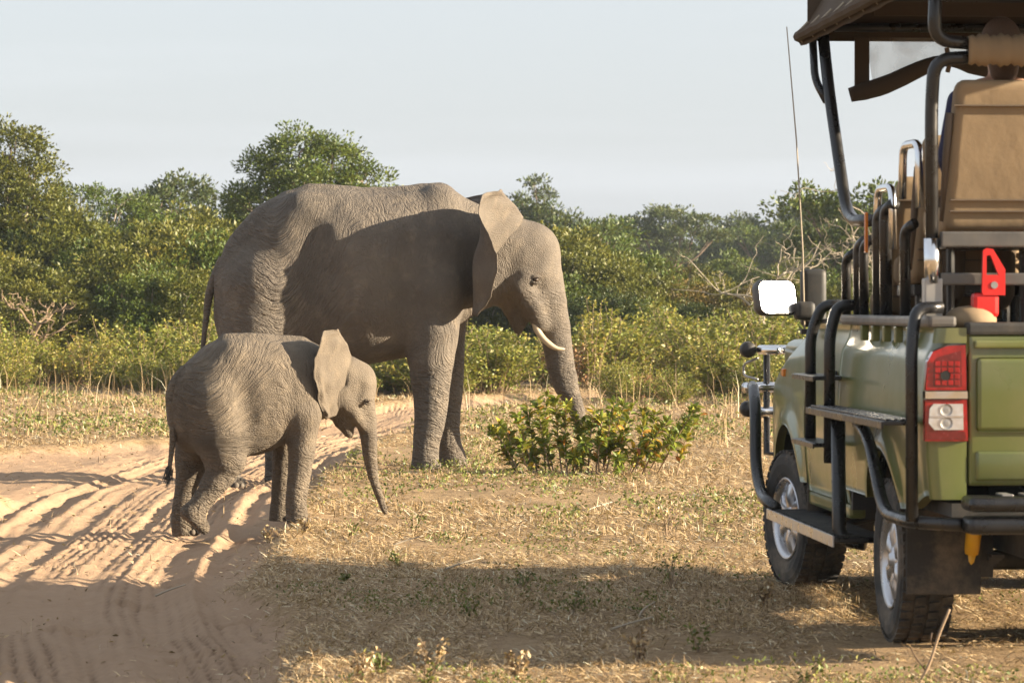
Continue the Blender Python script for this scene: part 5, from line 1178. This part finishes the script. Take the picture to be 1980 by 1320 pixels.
# ------------------------------------------------------------------ the bush the trunk reaches into: single leaves as parts
LEAFV = np.array([(0, 0, 0), (.28, .5, .10), (.62, .46, .10), (1, 0, -.12), (.62, -.46, .10), (.28, -.5, .10), (.3, 0, 0), (.64, 0, -.01)]); LEAFF = [(0, 6, 1), (1, 6, 7, 2), (2, 7, 3), (0, 5, 6), (5, 4, 7, 6), (4, 3, 7)]
leafm = []
for k in range(8):
    m_ = mesh('leaf', LEAFV * np.array((.10, .038, .08)), LEAFF, M['leaf_bush'], True, {'rnd': np.full(8, [.1, .25, .4, .5, .6, .7, .85, .95][k])}); leafm.append(m_)
def leafy_bush(name, loc, stems, label, max_single, hgt):
    r = thing(name, loc, label, 'bush'); st, Pl, Dl = [], [], []
    for bx, by, tx, ty, tz in stems:
        b, t = np.array((bx, by, 0.0)), np.array((tx, ty, tz)); Q = crom([b - (0, 0, .04), (b + t) / 2 + rng.normal(0, .03, 3) + (0, 0, .05), t], 6)
        st.append(tube(Q, np.linspace(.009, .004, len(Q)), 5, False)); n = int(60 * np.linalg.norm(t - b) / .6) + 6; T = np.gradient(Q, axis=0)
        for j in range(n):
            f = rng.uniform(.1, 1.0) ** .75 * (len(Q) - 1.001); i = int(f); p = Q[i] + (Q[i + 1] - Q[i]) * (f - i); tg = T[i] / np.linalg.norm(T[i])
            o = rng.normal(size=3); o -= tg * (o @ tg); o = o / np.linalg.norm(o) + tg * .45 + (0, 0, .1); Pl.append(p); Dl.append(o / np.linalg.norm(o))
    ob('stems', mesh('stems', *join(st), M['twig']), r)
    order = np.argsort([p[1] - .4 * p[2] for p in Pl]); sv, sf, sr = [], [], []
    for k, i in enumerate(order):
        d = Vector(Dl[i]); q = d.to_track_quat('X', 'Z').to_matrix().to_4x4(); q = q @ Matrix.Rotation(rng.normal(0, .6), 4, 'X'); s = rng.uniform(.6, 1.15); kk = min(7, int(abs(rng.normal(2.0, 1.9))))
        if k < max_single:
            o = ob('leaf', leafm[kk], r); o.matrix_local = Matrix.Translation(Pl[i]) @ q @ Matrix.Scale(s, 4)
        else:
            mtx = np.array(q)[:3, :3]; v = (LEAFV * np.array((.10, .038, .08)) * s) @ mtx.T + Pl[i]; n0 = 8 * len(sr); sv.append(v); sf += [tuple(n0 + a for a in ff) for ff in LEAFF]; sr.append(rng.uniform(0, 1))
    if sv:
        o = ob('inner_leaves', mesh('inner_leaves', np.concatenate(sv), sf, M['leaf_bush'], True, {'rnd': np.repeat(sr, 8)}), r); o['kind'] = 'stuff'
    return r
stems = []
cx, _, _ = at(1110, 905, 31.2)
for px, top in ((945, 830), (965, 820), (985, 840), (1000, 800), (1020, 790), (1040, 775), (1060, 765), (1075, 770), (1095, 780), (1110, 800), (1130, 815), (1150, 790), (1165, 800), (1185, 775), (1205, 780), (1225, 785), (1250, 795), (1270, 800), (1290, 810), (1010, 850), (1050, 840), (1090, 850), (1130, 850), (1170, 845), (1210, 850), (1250, 850), (970, 870), (1030, 880), (1110, 880), (1190, 880), (1340, 780), (1350, 800), (1325, 825), (1300, 850), (1260, 870)):
    x, _, z = at(px, top, 31.2); bx = (x - cx) * rng.uniform(.55, .85); stems.append((bx, rng.normal(0, .16), x - cx, rng.normal(0, .28), max(.1, z)))
leafy_bush('leafy_bush', (cx, 31.2, terrain(cx, 31.2)), stems, 'spreading glossy-leaved bush that the elephant\'s trunk touches', 290, .7)

# ------------------------------------------------------------------ grass, litter and herbs
def blades(xs, ys, h, w, lean, z0=None, flat=False):
    n = len(xs); z = terrain(xs, ys) if z0 is None else z0
    a = rng.uniform(0, 2 * np.pi, n); t = rng.uniform(0, 2 * np.pi, n)
    B = np.stack([xs, ys, z - .004], 1); dr = np.stack([np.cos(a), np.sin(a), np.zeros(n)], 1); sd = np.stack([np.cos(t), np.sin(t), np.zeros(n)], 1)
    if flat:
        B[:, 2] += rng.uniform(.004, .02, n); tip = B + dr * h[:, None] + np.array((0, 0, 1)) * (rng.uniform(-.05, .85, n) ** 2 * h)[:, None]; sd = np.cross(dr, (0, 0, 1)) + np.array((0, 0, .5))
        mid = (B + tip) / 2 + np.array((0, 0, 1)) * (h * rng.uniform(0, .08, n))[:, None]
    else:
        le = np.abs(rng.normal(0, lean, n)); tip = B + np.array((0, 0, 1)) * (h * np.cos(le))[:, None] + dr * (h * np.sin(le))[:, None]; mid = (B + tip) / 2 + np.array((0, 0, 1)) * (h * .12)[:, None] - dr * (h * .05)[:, None]
    wv = sd * w[:, None]
    V = np.stack([B - wv / 2, B + wv / 2, mid + wv * .4, tip, mid - wv * .4], 1).reshape(-1, 3); k = 5 * np.arange(n)[:, None]
    return V, np.concatenate([k + np.array((0, 1, 2)), k + np.array((0, 2, 4)), k + np.array((4, 2, 3))])
def scatter(n, d0, d1, pw, keep, clump=0.0, per=1, margin=.2):
    """points over the ground between two distances, in tufts"""
    m = n // per; d = (d0 ** pw + rng.uniform(0, 1, m) * (d1 ** pw - d0 ** pw)) ** (1 / pw); x = rng.uniform(-.5 - margin, .5 + margin, m) * 1980 / FPX * d
    x = np.repeat(x, per) + rng.normal(0, 1, m * per) * clump; d = np.repeat(d, per) + rng.normal(0, 1, m * per) * clump
    z, s = terrain(x, d, True); k = keep(x, d, s); return x[k], d[k], z[k]
def keep_grass(base, edge=.25):
    def f(x, y, s):
        q = vn(x * .9, y * .7, s=50) * .6 + vn(x * 3.1, y * 2.4, s=51) * .4
        return (s < edge + .75 * rng.uniform(0, 1, len(x)) ** 3) & (q > base + .12 * rng.uniform(-1, 1, len(x))) | ((s > .5) & (q > .5) & (rng.uniform(0, 1, len(x)) < .035))
    return f
def build(name, sets, mat, label, cat):
    V = np.concatenate([v for v, f, r in sets]); off = np.cumsum([0] + [len(v) for v, f, r in sets[:-1]]); F = np.concatenate([f + o for (v, f, r), o in zip(sets, off)])
    return ob(name, mesh(name, V, F, mat, False, {'rnd': np.concatenate([r for v, f, r in sets])}), label=label, cat=cat, kind='stuff')
def bset(x, y, z, h0, h1, w, lean, flat=False, r0=0, r1=.97, per=1):
    n = len(x); h = rng.uniform(h0, h1, n); v, f = blades(x, y, h, np.full(n, w) * rng.uniform(.6, 1.3, n), lean, z, flat)
    return v, f, np.repeat(rng.uniform(r0, r1, n), 5)
lit = []
for n, d0, d1, h, w, b in ((140000, 12.5, 22, .05, .0045, .31), (120000, 22, 38, .07, .007, .33), (70000, 38, 66, .10, .012, .34)):
    x, y, z = scatter(n, d0, d1, 1.2, keep_grass(b)); lit.append(bset(x, y, z, h * .4, h * 1.3, w, 0, True))
build('straw_litter', lit, M['straw'], 'pale dry straw lying flat over the verge', 'straw')
gr = []
for n, d0, d1, h, w, b, per, cl in ((34000, 12.5, 22, .055, .003, .46, 16, .03), (34000, 22, 40, .07, .005, .44, 14, .05), (36000, 40, 64, .085, .009, .40, 10, .12)):
    x, y, z = scatter(n, d0, d1, 1.2, keep_grass(b), cl, per); gr.append(bset(x, y, z, h * .3, h * 1.5, w, .8))
build('dry_grass', gr, M['straw'], 'short dry tan grass tufts covering the verge beside the track', 'grass')
x, y, z = scatter(2400, 46, 62, 1.0, keep_grass(.52, .1), .25, 10); tg_ = [bset(x, y, z, .2, .8, .009, .55)]
x, y, z = scatter(420, 30, 50, 1.0, keep_grass(.5, .1), .10, 8); tg_.append(bset(x, y, z, .25, .6, .008, .25))
build('tall_grass', tg_, M['straw'], 'tall straw-coloured grass stems before the shrub belt', 'grass')
# green herbs low on the verge
hv = []
for n, d0, d1, L, b in ((9000, 13, 24, .022, .62), (13000, 24, 40, .035, .585), (13000, 40, 62, .055, .585)):
    def kh(x, y, s, b=b): return (s < .3) & (vn(x * .55, y * .45, s=60) * .55 + vn(x * 2.6, y * 2.0, s=61) * .45 > b)
    x, y, z = scatter(n * 3, d0, d1, 1.2, kh, L * 3, 12); m_ = len(x); P = np.stack([x, y, z + rng.uniform(.005, 3.0 * L, m_)], 1)
    v, f = leaf_quads(P, unit(m_) + np.array((0, 0, .5)), L * rng.uniform(.7, 1.3, m_), L * .5 * rng.uniform(.7, 1.3, m_)); hv.append((v, f, np.repeat(rng.uniform(0, 1, m_), 4)))
V = np.concatenate([v for v, f, r in hv]); off = np.cumsum([0] + [len(v) for v, f, r in hv[:-1]])
ob('green_herbs', mesh('green_herbs', V, np.concatenate([f + o for (v, f, r), o in zip(hv, off)]), M['herb'], False, {'rnd': np.concatenate([r for v, f, r in hv])}), label='small green herbs scattered through the dry verge', cat='herbs', kind='stuff')

x, y, z = scatter(2600, 13, 42, 1.2, lambda x, y, s: (s > .5) & (vn(x * 1.2, y * .9, s=70) > .45)); m_ = len(x)
v, f = leaf_quads(np.stack([x, y, z + .008], 1), unit(m_) * np.array((1, 1, .25)), rng.uniform(.015, .05, m_), rng.uniform(.008, .02, m_)); 
ob('leaf_debris', mesh('leaf_debris', v, f, M['straw'], False, {'rnd': np.repeat(rng.uniform(0, .75, m_), 4)}), label='bits of dry leaf and dung strewn over the sand track', cat='debris', kind='stuff')
# single weeds close by that can be told apart
def weed(px, py, d, h, label, green=.5, nst=6, sp=.5):
    x, y, _ = at(px, py, d); r = thing('weed', (x, y, terrain(x, y) - .01), label, 'weed', 'weeds on the verge' ); st, P = [], []
    for i in range(nst):
        a = rng.uniform(0, 6.28); e = np.array((math.cos(a) * sp * h, math.sin(a) * sp * h, h * rng.uniform(.6, 1))); Q = crom([(0, 0, 0), e * .5 + (0, 0, .1 * h), e], 4); st.append(tube(Q, np.linspace(.0035, .0015, len(Q)), 4, False)); P += [Q[k] + rng.normal(0, .012, 3) for k in rng.integers(2, len(Q), 9)]
    ob('stems', mesh('stems', *join(st), M['twig']), r); P = np.array(P); v, f = leaf_quads(P, unit(len(P)) + np.array((0, 0, .4)), .03 * rng.uniform(.6, 1.3, len(P)), .015)
    ob('leaves', mesh('leaves', v, f, M['herb'] if green else M['straw'], False, {'rnd': np.repeat(rng.uniform(0, 1, len(P)), 4)}), r)
for px, d, h, g in ((800, 23.2, .22, 1), (905, 17.0, .12, 1), (1105, 17.2, .16, 1), (1300, 18.8, .2, 1), (680, 22.6, .14, 1), (820, 13.9, .14, 1), (1010, 18.6, .13, 1), (770, 20.5, .1, 1), (735, 14.4, .12, 1), (1350, 15.3, .14, 1), (1560, 13.9, .16, 1), (660, 19.2, .08, 1)):
    weed(px, 0, d, h, 'small green weed in the verge, ' + ('near the calf\'s trunk tip' if d > 20 and px < 850 else 'in the truck\'s long shadow' if 14.6 < d < 17.6 else 'beside the front edge of the truck\'s shadow' if d >= 17.6 else 'in the sunlit grass behind the truck\'s shadow'), g)
for px, d, h in ((835, 14.2, .2), (520, 22.8, .12), (700, 14.1, .16), (1000, 14.2, .15), (1235, 14.9, .16), (1480, 17.6, .14), (1290, 22.5, .3), (590, 22.9, .1)):
    weed(px, 0, d, h, 'small dry straw-coloured weed ' + ('by the calf\'s front feet' if d > 20 and px < 700 else 'in sunlit grass below the leafy bush' if d > 20 else 'by the truck\'s front wheel' if d > 17 else 'in the sunlit grass behind the truck\'s shadow'), 0, 10, .3)
x, y, _ = at(1775, 0, 13.9); dt = thing('dry_stalk', (x, y, terrain(x, y) - .01), 'bent forked dry stalk standing behind the truck\'s rear wheel', 'stalk')
ob('stalk', mesh('stalk', *tube(crom([(0, 0, 0), (.05, 0, .1), (.09, 0, .22), (.135, 0, .33)], 5), np.linspace(.007, .006, 16), 6), M['twig'], True), dt)
ob('fork', mesh('fork', *join([tube(crom([(.035, 0, .07), (-.01, 0, .13), (-.03, .01, .17)], 4), np.linspace(.004, .003, 9), 5), tube([(.07, 0, .17), (.055, .0, .2), (.06, 0, .23)], .004, 5)]), M['straw'], True), dt)
# fallen sticks
for px, py, d, L, a in ((1235, 1180, 16.9, .28, 70), (1180, 1212, 16.3, .22, 10), (860, 1085, 20.2, .25, 30), (760, 1050, 22, .2, 5), (1130, 985, 25.8, .35, 50), (300, 1095, 19.9, .2, 30)):
    x, y, _ = at(px, py, d); o = ob('fallen_stick', mesh('fallen_stick', *tube(crom([(0, 0, 0), (L * .5, .02, .03), (L, 0, .06)], 4), np.linspace(.007, .004, 9), 6), M['bark_pale'], True), None, (x, y, terrain(x, y) + .008), (0, 0, rad(a)), 'thin dry stick lying ' + ('on the sand track' if px < 400 else 'by the calf\'s trunk tip' if px < 800 else 'in the sunlit verge by the shadow\'s front edge' if px < 900 else 'in the grass below the leafy bush' if d > 25 else 'in the truck\'s long shadow'), 'stick', 'fallen sticks')

# ------------------------------------------------------------------ haze
def haze_mat():
    m, nd, out, ramp, mt, mix = nmat('haze_air')
    v = nd('VolumePrincipled', {'Color': (0.75, 0.87, 1.0), 'Density': 0.0002, 'Anisotropy': 0.0})
    return out(None, v.outputs[0])
hb = ob('haze', mesh('haze', *box(-160, 160, -30, 330, -1.4, 14.0), haze_mat()), label='thin pale haze filling the air over the plain', cat='haze', kind='stuff')
